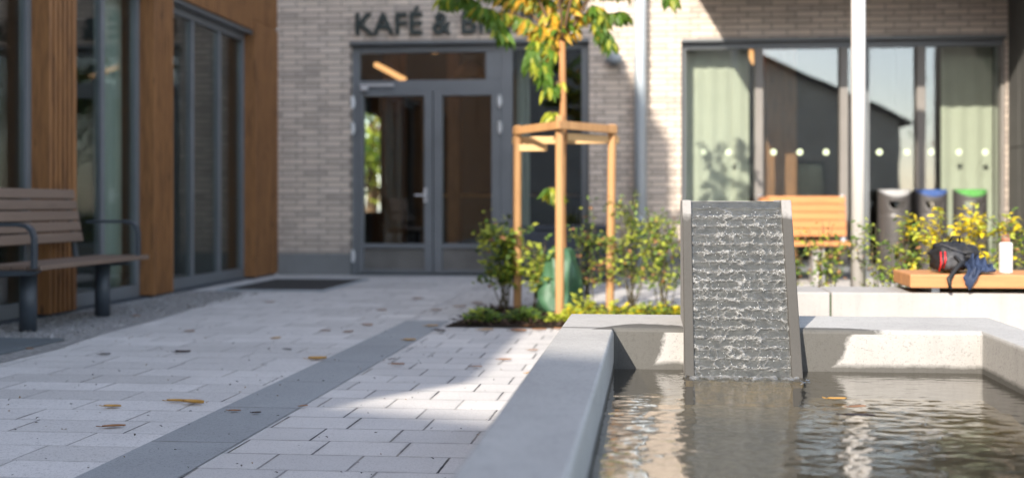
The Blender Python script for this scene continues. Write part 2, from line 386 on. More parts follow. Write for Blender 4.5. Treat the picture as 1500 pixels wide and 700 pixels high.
# ================================================================= GROUND
YW = 12.0            # brick front
XF = -4.62           # timber front
def sheet(name, x0, x1, y0, y1, z, m, kind='structure'):
    b = MB(); b.add([(x0,y0,z), (x1,y0,z), (x1,y1,z), (x0,y1,z)], [(0,1,2,3)])
    return tag(b.build(name, m), kind=kind)
sheet('ground', -150, 150, -150, 150, 0, M['paver'])
sheet('side_paving', -4.62, -1.83, -8, 11.99, .004, M['paverl'])
sheet('paving_band', -1.83, -1.50, -8, 7.35, .004, M['band'])
b = MB(); gv = [(-4.62,-3), (-3.55,-3), (-3.55,5.7), (-3.66,6.3), (-3.72,7.3), (-3.85,8.3), (-3.92,9.3), (-4.1,9.65), (-4.62,9.7)]
b.add([(x,y,.008) for x, y in gv], [tuple(range(len(gv)))]); tag(b.build('gravel_strip', M['gravel']), kind='structure')
b = MB(); bd = [(-1.47,6.98), (-.45,6.95), (.0,6.9), (.1,4.2), (.7,4.2), (.7,5.6), (6.2,5.6), (6.2,9.1), (.5,8.7), (-.6,8.35), (-1.35,8.25)]
b.add([(x,y,.006) for x, y in bd], [tuple(range(len(bd)))]); tag(b.build('planting_soil', M['soil']), kind='structure')
# lumps of soil and bark over the bed: nobody could count them
b = MB()
for i in range(900):
    x = random.uniform(-1.45, .2); y = random.uniform(7.0, 8.3); s = random.uniform(.012, .04)
    b.leaf((x, y, .01 + random.random()*.02), (random.uniform(-1,1), random.uniform(-1,1), random.uniform(-.1,.5)), (0,.2,1), s*1.6, s, 0, .3)
for i in range(500):
    x = random.uniform(.2, 6); y = random.uniform(5.8, 8.7); s = random.uniform(.02, .05)
    b.leaf((x, y, .01 + random.random()*.02), (random.uniform(-1,1), random.uniform(-1,1), random.uniform(-.1,.5)), (0,.2,1), s*1.6, s, 0, .3)
tag(b.build('bark_mulch', plain('bark_chips', (.07,.04,.025), .9, 0, .5, 30)), kind='stuff')
# loose grit on the gravel strip
b = MB()
for i in range(2600):
    y = random.uniform(5.2, 9.5); x = random.uniform(-4.6, -3.72 - .03*random.random()); s = random.uniform(.006, .016)
    b.leaf((x, y, .01), (random.uniform(-1,1), random.uniform(-1,1), random.uniform(.2,.9)), (0,.4,1), s*1.5, s, 0, .4)
tag(b.build('loose_gravel', plain('grit_stones', (.38,.37,.365), .9, 0, .5, 40)), kind='stuff')
b = MB(); rg = random.Random(77)
for i in range(520):
    y = 2.6+6.6*rg.random()**1.3; x = rg.uniform(-3.7, -.36); s_ = rg.uniform(.003, .009)
    if y > 6.8 and x > -1.6: continue
    b.leaf((x, y, .006), (rg.uniform(-1,1), rg.uniform(-1,1), rg.uniform(.0,.5)), (0,.3,1), s_*1.7, s_, rg.choice((0,0,1)), .4)
tag(b.build('leaf_crumbs', [plain('dark_crumbs', (.05,.04,.03), .9, 0, .5, 40), plain('tan_crumbs', (.28,.18,.09), .9, 0, .4, 40)]), kind='stuff')
# stone slab and matting by the timber front
o = MB(); o.box(-4.6, -3.72, 5.35, 6.05, .009, .024)
tag(o.build('stone_slab', M['edge'], origin=(-4.1,5.7,0), bevel=.004), 'flat dark blue-grey stone slab set in the gravel in front of the bench', 'slab')
mt = thing('entrance_mat', (-3.8,10.6,0), 'dark recessed entrance mat in a pale metal edge beside the timber front', 'door mat')
p0 = G(318,431); p1 = G(455,431)
b = MB(); b.box(-4.32, -3.28, 9.72, 11.2, .009, .016); b.build('matting', M['mat'], mt)
b = MB()
for x0, x1, y0, y1 in ((-4.36,-4.32,9.68,11.24), (-3.28,-3.24,9.68,11.24), (-4.32,-3.28,9.68,9.72), (-4.32,-3.28,11.2,11.24)): b.box(x0, x1, y0, y1, .009, .02)
b.build('mat_frame', M['galv'], mt)

# ================================================================= BRICK BUILDING
def wall_sheet(b, x0, x1, z0, z1, ops, yf, yb):
    xs = sorted({x0, x1, *[v for o in ops for v in o[:2]]}); zs = sorted({z0, z1, *[v for o in ops for v in o[2:]]})
    xs = [x for x in xs if x0 <= x <= x1]; zs = [z for z in zs if z0 <= z <= z1]
    def solid(i, j):
        if not (0 <= i < len(xs)-1 and 0 <= j < len(zs)-1): return False
        cx, cz = (xs[i]+xs[i+1])/2, (zs[j]+zs[j+1])/2
        return not any(a < cx < c and d < cz < e for a, c, d, e in ops)
    for i in range(len(xs)-1):
        for j in range(len(zs)-1):
            if not solid(i, j): continue
            a, c, d, e = xs[i], xs[i+1], zs[j], zs[j+1]
            b.add([(a,yf,d), (c,yf,d), (c,yf,e), (a,yf,e)], [(0,1,2,3)]); b.add([(a,yb,d), (c,yb,d), (c,yb,e), (a,yb,e)], [(3,2,1,0)])
            if not solid(i-1, j): b.add([(a,yf,d), (a,yf,e), (a,yb,e), (a,yb,d)], [(0,1,2,3)])
            if not solid(i+1, j): b.add([(c,yf,d), (c,yb,d), (c,yb,e), (c,yf,e)], [(0,1,2,3)])
            if not solid(i, j-1): b.add([(a,yf,d), (a,yb,d), (c,yb,d), (c,yf,d)], [(0,1,2,3)])
            if not solid(i, j+1): b.add([(a,yf,e), (c,yf,e), (c,yb,e), (a,yb,e)], [(0,1,2,3)])
def fx(px): return W(px, 300, YW).x
def gx(px): return W(px, 300, YW+.13).x
def fz(py, px=700): return W(px, py, YW).z
DX0, DX1, DZ = fx(513), fx(863), fz(63, 690)
WX0, WX1, WZ0, WZ1 = fx(998), fx(1474), .06, fz(58, 1240)
brick = thing('brick_building', (0,YW,0), 'pale brick cafe building with glazed double doors and a wide window', 'building')
b = MB(); wall_sheet(b, XF, WX1+.02, .27, 5.0, [(DX0,DX1,.0,DZ), (WX0,WX1,.0,WZ1)], YW, YW+.32); b.build('wall', M['brick'], brick)
b = MB()
b.box(XF, DX0, YW-.006, YW+.3, 0, .27); b.build('plinth', M['plinth'], brick, bevel=.004)
b = MB(); b.box(DX1, WX0, YW-.006, YW+.3, 0, .27); b.build('plinth', M['plinth'], brick, bevel=.004)
b = MB(); b.box(DX0, DX1, YW+.02, YW+.3, -.05, .012); b.build('threshold', M['edge'], brick)
b = MB(); b.box(XF, WX1+.02, YW-.03, YW+.36, 5.0, 5.06); b.build('coping', M['steel'], brick)
b = MB(); b.box(XF-.0, WX1, YW+.33, YW+7, 4.6, 4.75); b.build('roof', M['roof'], brick)
b = MB(); b.box(DX0+.002, DX1, YW-.012, YW+.1, DZ-.004, DZ+.03); b.box(WX0+.002, WX1, YW-.012, YW+.1, WZ1-.004, WZ1+.03); b.build('lintel_flashing', M['steel'], brick)
# canopy above the wide window (its underside edge throws the shade on the brick and the mullions)
b = MB(); b.box(.47, 7.5, YW-2.0, YW-.002, 3.48, 3.74); b.build('canopy', M['steel'], brick)
# room behind
RB = YW + 5.2
b = MB(); xa, xb = XF+.05, WX1-.02; ya = YW+.34
bw0, bw1 = W(505,300,RB).x, W(553,300,RB).x
b.add([(xa,ya,.0), (xb,ya,.0), (xb,RB,.0), (xa,RB,.0)], [(0,1,2,3)])
b.add([(xa,ya,3.6), (xb,ya,3.6), (xb,RB,3.6), (xa,RB,3.6)], [(3,2,1,0)])
o0, o1, oz0, oz1 = 15.2, 16.5, .75, 2.35
for ya_, yb_, za_, zb_ in ((ya,o0,0,3.6), (o1,RB,0,3.6), (o0,o1,0,oz0), (o0,o1,oz1,3.6)): b.add([(xa,ya_,za_), (xa,yb_,za_), (xa,yb_,zb_), (xa,ya_,zb_)], [(0,1,2,3)])
b.add([(xb,ya,0), (xb,RB,0), (xb,RB,3.6), (xb,ya,3.6)], [(3,2,1,0)])
wall_sheet(b, xa, xb, 0, 3.6, [], RB, RB+.2)
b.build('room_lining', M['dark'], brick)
b = MB(); cx0, cx1 = W(1121,300,YW+1.3).x, W(1167,300,YW+1.3).x
for q0, q1, q2, q3 in ((cx0, cx1, YW+1.3, YW+1.7), (W(562,300,15).x, W(588,300,15).x, 15, 15.3), (W(655,300,15.5).x, W(672,300,15.5).x, 15.5, 15.7)):
    b = MB(); b.box(q0, q1, q2, q3, 0, 3.58); b.build('timber_column', M['cedar'], brick)

# --- entrance doors
d = MB(); Y0, Y1 = YW+.10, YW+.18
def rect(b, x0, x1, z0, z1, y0=Y0, y1=Y1): b.box(x0, x1, y0, y1, z0, z1)
hx = [gx(p) for p in (513, 525, 735, 750, 852, 863)]
def frz(py, px=630): return W(px, py, YW+.13).z
ztop, zt0, zt1 = DZ-.005, frz(118), frz(138)
rect(d, hx[0]+.003, hx[1]+.02, .013, ztop); rect(d, hx[2]-.01, hx[3]+.01, .013, ztop); rect(d, hx[4], DX1-.003, .013, ztop)
rect(d, hx[1]+.021, hx[2]-.011, ztop-.09, ztop); rect(d, hx[3]+.011, hx[4]-.001, ztop-.07, ztop); rect(d, hx[1]+.021, hx[2]-.011, zt1+.03, zt0)
rect(d, hx[3]+.011, hx[4]-.001, .013, .10)
rect(d, W(712,300,YW+.13).x, hx[2]-.011, zt0+.001, ztop-.091)
dfr = d.build('door_frame', M['steel'], brick, bevel=.004)
def pane(b, x0, x1, z0, z1, y): b.box(x0, x1, y, y+.02, z0, z1)
b = MB(); pane(b, hx[1]+.022, W(712,300,YW+.13).x-.001, zt0+.001, ztop-.091, YW+.14); b.build('transom_pane', M['glass'], dfr)
b = MB(); pane(b, hx[3]+.012, hx[4]-.002, .101, ztop-.071, YW+.14); b.build('sidelight_pane', M['glass'], dfr)
for n, (l0, l1, g0, g1) in enumerate(((528,635,534,623), (636.5,734,649,721))):
    x0, x1, a0, a1 = gx(l0), gx(l1), gx(g0), gx(g1); zb, zc = frz(357), frz(141); zk = .03; zl = zt1+.028
    m = MB(); rect(m, x0, a0, zk, zl, Y0-.03, Y1-.02); rect(m, a1, x1, zk, zl, Y0-.03, Y1-.02)
    rect(m, a0+.0005, a1-.0005, zc, zl, Y0-.03, Y1-.02); rect(m, a0+.0005, a1-.0005, zb-.05, zb, Y0-.03, Y1-.02); rect(m, a0+.0005, a1-.0005, zk, zk+.04, Y0-.03, Y1-.02)
    lf = m.build('door', M['steel'], brick, bevel=.003)
    m = MB(); pane(m, a0+.001, a1-.001, zb+.001, zc-.001, YW+.12); m.build('pane', M['glass'], lf)
    m = MB(); m.box(a0+.001, a1-.001, YW+.11, YW+.13, zk+.041, zb-.051); m.build('kick_panel', plain('dull_kick_plate', (.16,.155,.145), .35, .3, .2, 3), lf)
    hzs = (frz(150), frz(188), frz(375)) if n == 0 else (frz(150), frz(188))
    xh = gx(519) if n == 0 else gx(733)
    for hz in hzs:
        m = MB(); m.tube([(xh, Y0-.04, hz-.075), (xh, Y0-.04, hz+.075)], .022, 10); m.box(xh-.03, xh+.03, Y0-.034, Y0-.028, hz-.04, hz+.04); m.build('hinge', M['bright'], lf, smooth=False)
    if n == 0:
        xk = gx(625); zk2 = frz(286); m = MB(); m.box(xk-.018, xk+.018, Y0-.045, Y0-.032, zk2-.09, zk2+.09); m.tube([(xk, Y0-.035, zk2), (xk, Y0-.085, zk2), (xk-.12, Y0-.085, zk2)], .011, 8); m.build('handle', M['bright'], lf)
        m = MB(); xq = gx(536); zq = frz(128); m.box(xq-.03, xq+.05, Y0-.1, Y0-.032, zq-.05, zq+.0); m.box(xq-.05, gx(580), Y0-.075, Y0-.055, zq+.005, zq+.028); m.build('door_closer', M['bright'], lf, bevel=.004)

# --- wide window
m = MB(); z0, z1 = .07, WZ1-.005
def wx(p): return gx(p)
m.box(WX0+.003, wx(1004), Y0, Y1, z0, z1); m.box(wx(1470), WX1-.003, Y0, Y1, z0, z1)
m.box(wx(1004), wx(1470), Y0, Y1, z1-.075, z1); m.box(wx(1004), wx(1470), Y0, Y1, z0, z0+.09)
win = m.build('window', M['steel'], brick, bevel=.003)
muls = ((1105,1117), (1229,1241), (1341,1354))
for a, c in muls:
    m = MB(); m.box(wx(a), wx(c), Y0-.03, Y1+.02, z0+.091, z1-.076); m.build('mullion', M['mullion'], win, bevel=.003)
m = MB(); m.box(wx(1463), wx(1469.5), Y0-.05, Y1+.02, z0+.091, z1-.076); m.build('mullion', M['mullion'], win, bevel=.003)
m = MB(); m.box(wx(1268), wx(1273), Y0+.02, Y1-.01, z0+.091, z1-.076); m.build('mullion', M['steel'], win)
edges = [1004, 1105, 1117, 1229, 1241, 1268, 1273, 1341, 1354, 1463]
for a, c in zip(edges[::2], edges[1::2]):
    m = MB(); pane(m, wx(a)+.001, wx(c)-.001, z0+.091, z1-.076, YW+.14); m.build('pane', M['glass'], win)
for px in (1030, 1067, 1133, 1171.5, 1210, 1288, 1328, 1364, 1404.5, 1443):
    c = W(px, 223, YW+.137); m = MB(); m.tube([(c.x, YW+.1365, c.z), (c.x, YW+.1385, c.z)], .036, 18); m.build('safety_dot', plain('frosted_dot', (.62,.72,.50), .7), win)
m = MB(); m.box(WX0, WX1, YW-.02, YW+.2, .0, .069); m.build('sill', M['steel'], brick, bevel=.004)

# --- hanging inside
def curtain(x0, x1, y, z0, z1, label, mat, folds=.11, amp=.03, axis='x'):
    n = max(24, int((x1-x0)/.012)); b = MB(); ph = random.random()*6
    def fn(u, v):
        s = x0 + (x1-x0)*u; w = amp*(math.sin(2*math.pi*s/folds+ph) + .4*math.sin(2*math.pi*s/(folds*2.7)+1))*(.7+.3*(1-v))
        return (s, y+w, z0+(z1-z0)*v) if axis == 'x' else (y+w, s, z0+(z1-z0)*v)
    b.grid(n, 6, fn)
    og = ((x0+x1)/2, y, z0) if axis == 'x' else (y, (x0+x1)/2, z0)
    return tag(b.build('curtain', mat, smooth=True, origin=og, solid=.002), label, 'curtain', 'curtains behind the glass')
yc = YW+.42
curtain(W(1001,300,yc).x, W(1097,300,yc).x, yc, .02, 2.95, 'pale green curtain at the left end of the wide window', M['curtain'], .17, .010)
curtain(W(1378,300,yc).x, W(1470,300,yc).x, yc, .02, 2.95, 'pale green curtain behind the bins at the right end of the wide window', M['curtain'], .19, .012)
curtain(W(755,300,yc+.3).x, W(776,300,yc+.3).x, yc+.3, .02, 2.95, 'narrow grey-green curtain inside the sidelight right of the double doors', M['curtaindim'], .1, .02)
def rodlamp(pa, pb, y, label):
    a, c = W(*pa, y), W(*pb, y-.5); mid = (a+c)/2; t = thing('linear_lamp', mid, label, 'pendant lamp', 'linear lamps inside the cafe')
    m = MB(); m.obox(a, c, .07, .06); m.build('light_bar', M['lamp'], t)
    for q in (a.lerp(c, .15), a.lerp(c, .85)):
        m = MB(); m.tube([q+Vector((0,0,.03)), (q.x, q.y, 3.6)], .004, 5); m.build('cord', M['dark'], t)
rodlamp((551,95), (592,117), 14.6, 'long glowing linear lamp behind the glass above the left door')
rodlamp((618,67), (637,76), 15.2, 'short glowing linear lamp near the ceiling above the doors')
rodlamp((765,84), (788,106), 14.2, 'glowing linear lamp inside the sidelight right of the doors')
rodlamp((1098,76), (1106,92), 13.6, 'glowing linear lamp beside the curtain in the wide window')
c = W(688,103,15); t = thing('dome_lamp', (c.x, c.y, c.z-.15), 'round tan woven lampshade hanging behind the transom glass', 'pendant lamp')
m = MB(); m.lathe([(.24,0), (.235,.06), (.2,.14), (.12,.22), (.03,.25)], (c.x, c.y, c.z-.15), 24); m.build('lamp_shade', M['shade'], t, smooth=True)
m = MB(); m.tube([(c.x, c.y, c.z+.09), (c.x, c.y, 3.6)], .005, 5); m.build('cord', M['dark'], t)
c = W(700,330,15.6); t = thing('cafe_counter', (c.x, 15.9, 0), 'dim serving counter seen through the right door glass', 'counter')
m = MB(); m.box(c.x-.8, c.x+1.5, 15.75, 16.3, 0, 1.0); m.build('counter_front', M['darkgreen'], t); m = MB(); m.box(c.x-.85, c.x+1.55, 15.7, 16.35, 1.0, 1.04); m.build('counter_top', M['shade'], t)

# --- sign
cu = bpy.data.curves.new('sign', 'FONT'); cu.body = 'KAF\u00c9 & BISTRO'; cu.size = .42; cu.extrude = .018; cu.offset = .006; cu.space_character = 1.04
to = bpy.data.objects.new('sign_src', cu); COL.objects.link(to); bpy.context.view_layer.update()
me = bpy.data.meshes.new_from_object(to.evaluated_get(bpy.context.evaluated_depsgraph_get())); bpy.data.objects.remove(to)
cu2 = bpy.data.curves.new('sign2', 'FONT'); cu2.body = 'KAF\u00c9 & B'; cu2.size = .42; cu2.offset = .006; cu2.space_character = 1.04
to = bpy.data.objects.new('sign_src2', cu2); COL.objects.link(to); bpy.context.view_layer.update()
me2 = bpy.data.meshes.new_from_object(to.evaluated_get(bpy.context.evaluated_depsgraph_get())); bpy.data.objects.remove(to)
xs = [v.co.x for v in me2.vertices]; capk = max(v.co.y for v in me.vertices if v.co.x < .2)
L0, L1 = W(521,51,YW-.04), W(698,49,YW-.04); ztop_ = W(521,20,YW-.04).z
sx = (L1.x-L0.x)/(max(xs)-min(xs)); sz = (ztop_-L0.z)/capk
for v in me.vertices:
    x, y, z = v.co; v.co = ((x-min(xs))*sx, -z, y*sz)
me.materials.append(M['letter'])
so_ = bpy.data.objects.new('sign_lettering', me); so_.location = (L0.x, YW-.04, L0.z); COL.objects.link(so_)
tag(so_, 'dark green raised metal letters KAFÉ & BISTRO on brick above the doors', 'sign')

# --- on the wall
xd = W(938,300,YW-.1).x; t = thing('downspout', (xd, YW-.1, 0), 'thick galvanised round downpipe running down the brick wall beside the wide window', 'drainpipe')
m = MB(); m.tube([(xd, YW-.1, .0), (xd, YW-.1, 5.0)], .078, 20); m.build('pipe', M['galv'], t, smooth=True)
for z in (.7, 2.6, 4.3):
    m = MB(); m.tube([(xd, YW-.1, z), (xd, YW-.1, z+.035)], .085, 20); m.box(xd-.02, xd+.02, YW-.1, YW, z, z+.035); m.build('pipe_bracket', M['galv'], t)
c = W(900,90,YW); t = thing('wall_lamp', (c.x, YW, c.z), 'small grey half-round lamp fixed to the brick wall between door and downpipe', 'wall lamp')
m = MB(); m.lathe([(.10,-.04), (.105,.0), (.09,.05), (.05,.085), (.01,.095)], (c.x, YW-.11, c.z), 20); m.build('lamp_hood', plain('grey_lamp', (.25,.28,.31), .5), t, smooth=True)
m = MB(); m.box(c.x-.04, c.x+.04, YW-.06, YW-.001, c.z-.06, c.z+.05); m.build('bracket', M['steel'], t, bevel=.004)
c = W(907,295,YW); m = MB(); m.lathe([(.02,-.03), (.042,-.012), (.045,.0), (.042,.012), (.02,.03)], (c.x, YW-.035, c.z), 14); m.box(c.x-.02, c.x+.02, YW-.03, YW-.001, c.z-.02, c.z+.02)
tag(m.build('door_bell', M['white'], origin=(c.x,YW,c.z), smooth=False), 'small white round sensor on the brick wall behind the right tree stake', 'sensor')
# dark low box
t = thing('storage_box', (-1.15, 11.4, 0), 'low charcoal box standing against the sidelight behind the watering bag', 'box')
bx0, bx1 = W(766,330,11.3).x, W(893,330,11.3).x
m = MB(); m.box(bx0, bx1, 11.3, 11.85, 0.02, .58); m.build('body', M['charcoal'], t, bevel=.01); m = MB(); m.box(bx0-.015, bx1+.015, 11.285, 11.865, .585, .63); m.build('lid', M['charcoal'], t, bevel=.008)
# cladding wall right of the window
t = thing('cladding_wall', (WX1+.3, 11.4, 0), 'dark grey panelled wall standing out beside the right end of the wide window', 'wall')
m = MB()
for i in range(5):
    y1 = YW+.3 - i*.62; m.box(WX1+.03, WX1+.5, y1-.61, y1, 0.0, 1.52); m.box(WX1+.03, WX1+.5, y1-.61, y1, 1.53, 3.3); m.box(WX1+.03, WX1+.5, y1-.61, y1, 3.31, 5.0)
m.build('panels', M['clad'], t, bevel=.004)
m = MB(); m.box(WX1+.06, WX1+.48, YW+.3-3.05, YW+.29, 0, 4.98); m.build('core', M['dark'], t)

# ================================================================= TIMBER BUILDING (left)
tb = thing('timber_building', (XF, 5, 0), 'timber-clad building with slatted posts and tall windows behind the bench', 'building')
posts = [(4.2,4.56), (7.296,7.66), (8.92,9.285), (11.31,11.985)]
for a, c in posts:
    m = MB(); m.box(XF-.135, XF-.062, a, c, .03, 3.02)
    n = max(3, round((c-a)/.06)); p = (c-a)/n
    for k in range(n):
        m.box(XF-.061, XF+.014, a+k*p+(0 if k == 0 else .004), a+(k+1)*p-(0 if k == n-1 else .018), .03, 3.02)
    m.build('post', M['cedar'], tb, bevel=.002)
    m = MB(); m.box(XF-.12, XF-.005, a+.03, c-.03, 0, .03); m.build('post_foot', M['benchsteel'], tb)
# cladding above the windows
m = MB(); y = 2.0
while y < 11.985:
    y2 = min(y+.046, 11.985)
    inpost = any(a-.01 < (y+y2)/2 < c+.01 for a, c in posts)
    m.box(XF-.03, XF+.006, y, y2, 3.03 if inpost else 2.9, 4.4); y += .064
m.build('slat_cladding', M['cedar'], tb, bevel=.002)
m = MB(); m.box(XF-.4, XF-.031, -2.1, 11.99, 2.93, 9.88); m.build('upper_wall', M['cedar'], tb)
m = MB(); m.box(XF-.4, XF-.031, 2.0, 11.99, 2.86, 2.925); m.build('window_head', M['steel'], tb)
m = MB(); m.box(XF-6.4, XF-.401, -2.1, 11.99, 3.5, 9.88); m.build('upper_floor', M['plastergrey'], tb)
m = MB(); m.prism([(-2.101,0), (-2.101,6.36), (-5.95,6.36), (-5.1,5.45), (-24,5.45), (-24,0)], 'x', XF-6.4, XF); m.build('low_wing', M['cedar'], tb)  # out-of-view roofline, its undercut step shaped to edge the sunlit patch on the paving
m = MB(); m.box(XF-.3, XF, -2.1, 2.0, 0, 2.92); m.build('blank_wall', M['cedar'], tb)
# windows in the timber front
GXL = XF-.165
def zrail(b, y0, y1, z0, z1, x0=GXL-.03, x1=GXL+.035): b.box(x0, x1, y0, y1, z0, z1)
def ypx(px): return XP(px, 300, GXL).y
spans = [((4.56,7.296), [5.9]), ((7.66,8.92), [8.30]), ((9.285,11.31), [ypx(278), ypx(318)])]
for (a, c), mus in spans:
    m = MB(); zrail(m, a, c, .02, .13); zrail(m, a, c, 2.78, 2.86); zrail(m, a, a+.05, .131, 2.779); zrail(m, c-.06, c, .131, 2.779)
    f = m.build('window', M['steel'], tb, bevel=.003)
    ed = [a+.05]
    for mu in mus:
        k = MB(); zrail(k, mu-.03, mu+.03, .131, 2.779); k.build('mullion', M['steel'], f, bevel=.003); ed += [mu-.03, mu+.03]
    ed.append(c-.06)
    for i, (p, q) in enumerate(zip(ed[::2], ed[1::2])):
        k = MB(); k.box(GXL-.012, GXL+.008, p+.001, q-.001, .131, 2.779); k.build('pane', M['glass2'], f)
m = MB(); xa, xb, ya, yb = XF-5.6, XF-.25, 2.2, 11.95
m.add([(xa,ya,.01), (xb,ya,.01), (xb,yb,.01), (xa,yb,.01)], [(0,1,2,3)]); m.add([(xa,ya,3.2), (xb,ya,3.2), (xb,yb,3.2), (xa,yb,3.2)], [(3,2,1,0)])
m.add([(xa,ya,0), (xa,yb,0), (xa,yb,3.2), (xa,ya,3.2)], [(0,1,2,3)])
m.add([(xa,ya,0), (xb,ya,0), (xb,ya,3.2), (xa,ya,3.2)], [(0,1,2,3)]); m.add([(xa,yb,0), (xb,yb,0), (xb,yb,3.2), (xa,yb,3.2)], [(3,2,1,0)])
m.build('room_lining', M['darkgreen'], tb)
m = MB(); m.box(XF-.34, XF-.06, 2.0, 11.98, 0, .019); m.build('base_sill', M['benchsteel'], tb)
curtain(8.42, 8.9, XF-.30, .05, 2.85, 'dim grey-green curtain behind the glass right of the bench', M['curtaindim'], .12, .02, 'y')
curtain(5.0, 6.9, XF-.30, .05, 2.85, 'dim grey-green curtain behind the glass at the left picture edge', M['curtaindim'], .12, .02, 'y')

# ================================================================= FOUNTAIN BASIN
WZ = .27                       # water level
BX0, BX1, BY0, BY1 = -.335, 1.345, .5, 4.12
IX0, IX1, IY0, IY1 = -.137, 1.172, .7, 3.65
RIM = .42
fb = thing('fountain_basin', (0, 0, 0), 'pale concrete fountain basin holding shallow rippled water', 'fountain basin')
def wet_mask(t, v, mid):
    sp = t.n('ShaderNodeSeparateXYZ'); t.l(v, sp.inputs[0]); x, y, z = sp.outputs
    nz = t.math('MULTIPLY', t.math('SUBTRACT', t.noise(v, 9, 5, .7), .5), .09)
    xn = t.math('ADD', x, nz)
    back = t.math('GREATER_THAN', y, 3.635)
    innerz = t.math('LESS_THAN', y, 3.66)
    left = t.step(t.math('SUBTRACT', t.math('ADD', .035, t.math('MULTIPLY', t.math('SUBTRACT', z, .35), .25)), xn), -.004, .012)
    right = t.math('MULTIPLY', t.step(xn, .3, .31), t.step(t.math('SUBTRACT', t.math('ADD', .66, t.math('MULTIPLY', t.math('SUBTRACT', z, .27), .55)), xn), -.006, .014))
    face = t.math('MULTIPLY', t.math('MULTIPLY', back, innerz), t.math('MAXIMUM', left, right))
    # crescents of splash on the rim top either side of the cascade
    def cres(cx, w, dpt):
        q = t.math('DIVIDE', t.math('SUBTRACT', xn, cx), w)
        lim = t.math('ADD', 3.65, t.math('MULTIPLY', t.math('SUBTRACT', 1.0, t.math('MULTIPLY', q, q)), dpt))
        return t.math('MULTIPLY', t.step(t.math('SUBTRACT', lim, t.math('ADD', y, nz)), -.01, .02), t.math('GREATER_THAN', y, 3.6))
    top = t.math('MULTIPLY', t.math('GREATER_THAN', z, .405), t.math('MAXIMUM', cres(-.02, .17, .14), cres(.62, .22, .07)))
    inside = t.math('MULTIPLY', t.math('MULTIPLY', t.math('GREATER_THAN', x, IX0-.012), t.math('LESS_THAN', x, IX1+.012)), t.math('LESS_THAN', y, IY1+.012))
    line = t.math('MULTIPLY', inside, t.math('SUBTRACT', 1.0, t.step(t.math('ADD', z, t.math('MULTIPLY', nz, .35)), .285, .303)))
    return t.math('MAXIMUM', t.math('MAXIMUM', face, top), line)
M['basin'] = mat_concrete('basin_concrete', (.42,.41,.395), .6, wet_mask, .22, .14)
m = MB()
ot = [(BX0,BY0), (BX1,BY0), (BX1,BY1), (BX0,BY1)]; it = [(IX0,IY0), (IX1,IY0), (IX1,IY1), (IX0,IY1)]
vs = [(x,y,RIM) for x,y in ot] + [(x,y,RIM) for x,y in it] + [(x,y,0) for x,y in ot] + [(x,y,.15) for x,y in it]
fs = []
for i in range(4):
    j = (i+1) % 4; fs += [(i, j, 4+j, 4+i), (8+i, 8+j, j, i), (4+i, 4+j, 12+j, 12+i)]
fs.append((12,13,14,15)); m.add(vs, fs); m.build('basin_wall', M['basin'], fb, bevel=.014, seg=3)
m = MB(); m.grid(60, 120, lambda u, v: (IX0+(IX1-IX0)*u, IY0+(IY1-IY0)*v, .176+.012*noise.noise(Vector((u*14,v*26,1)))))
m.build('basin_floor', plain('basin_gravel', (.42,.37,.27), .8, 0, .45, 34, .6, 60), fb)

# cascade block
SX0, SX1 = G(1003.5,553,WZ).x, G(1176,553,WZ).x
FB_, FT_ = 3.50, 3.80           # front y at the water and at the top
ZT = .888
lean = (FT_-FB_)/(ZT-WZ)
def fy(z): return FB_ + (z-WZ)*lean
cs = thing('water_cascade', ((SX0+SX1)/2, 3.8, .1), 'leaning dark grey stone cascade with water running down its ridged face', 'fountain')
def stone(name, c, wetz):
    def wf(t, v, mid):
        sp = t.n('ShaderNodeSeparateXYZ'); t.l(v, sp.inputs[0])
        nn = t.math('MULTIPLY', t.math('SUBTRACT', t.noise(v, 14, 4), .5), .12)
        front = t.math('LESS_THAN', t.math('SUBTRACT', sp.outputs[1], t.math('MULTIPLY', sp.outputs[2], lean)), (FB_-3.8) - (WZ-.1)*lean + .012)
        return t.math('MULTIPLY', front, t.math('SUBTRACT', 1.0, t.step(t.math('ADD', sp.outputs[2], nn), wetz-.02, wetz+.01)))
    return mat_concrete(name, c, .3, wf, 0, .12)
RW = .034
M['cheek'] = stone('cascade_stone', (.30,.29,.28), .74)
for x0, x1 in ((SX0, SX0+RW), (SX1-RW-.004, SX1)):
    m = MB(); m.prism([(fy(.08)-.0, .08), (fy(ZT), ZT), (4.05, ZT), (4.05, RIM-.03), (3.70, RIM-.05), (3.70,.08)], 'x', x0, x1); m.build('side_rail', M['cheek'], cs, bevel=.004)
m = MB(); o2 = .034
m.prism([(fy(.08)+o2+.02, .08), (fy(ZT-.004)+o2, ZT-.004), (4.04, ZT-.004), (4.04, RIM-.03), (3.69, RIM-.05), (3.69,.08)], 'x', SX0+RW+.001, SX1-RW-.005); m.build('core', M['cheek'], cs)
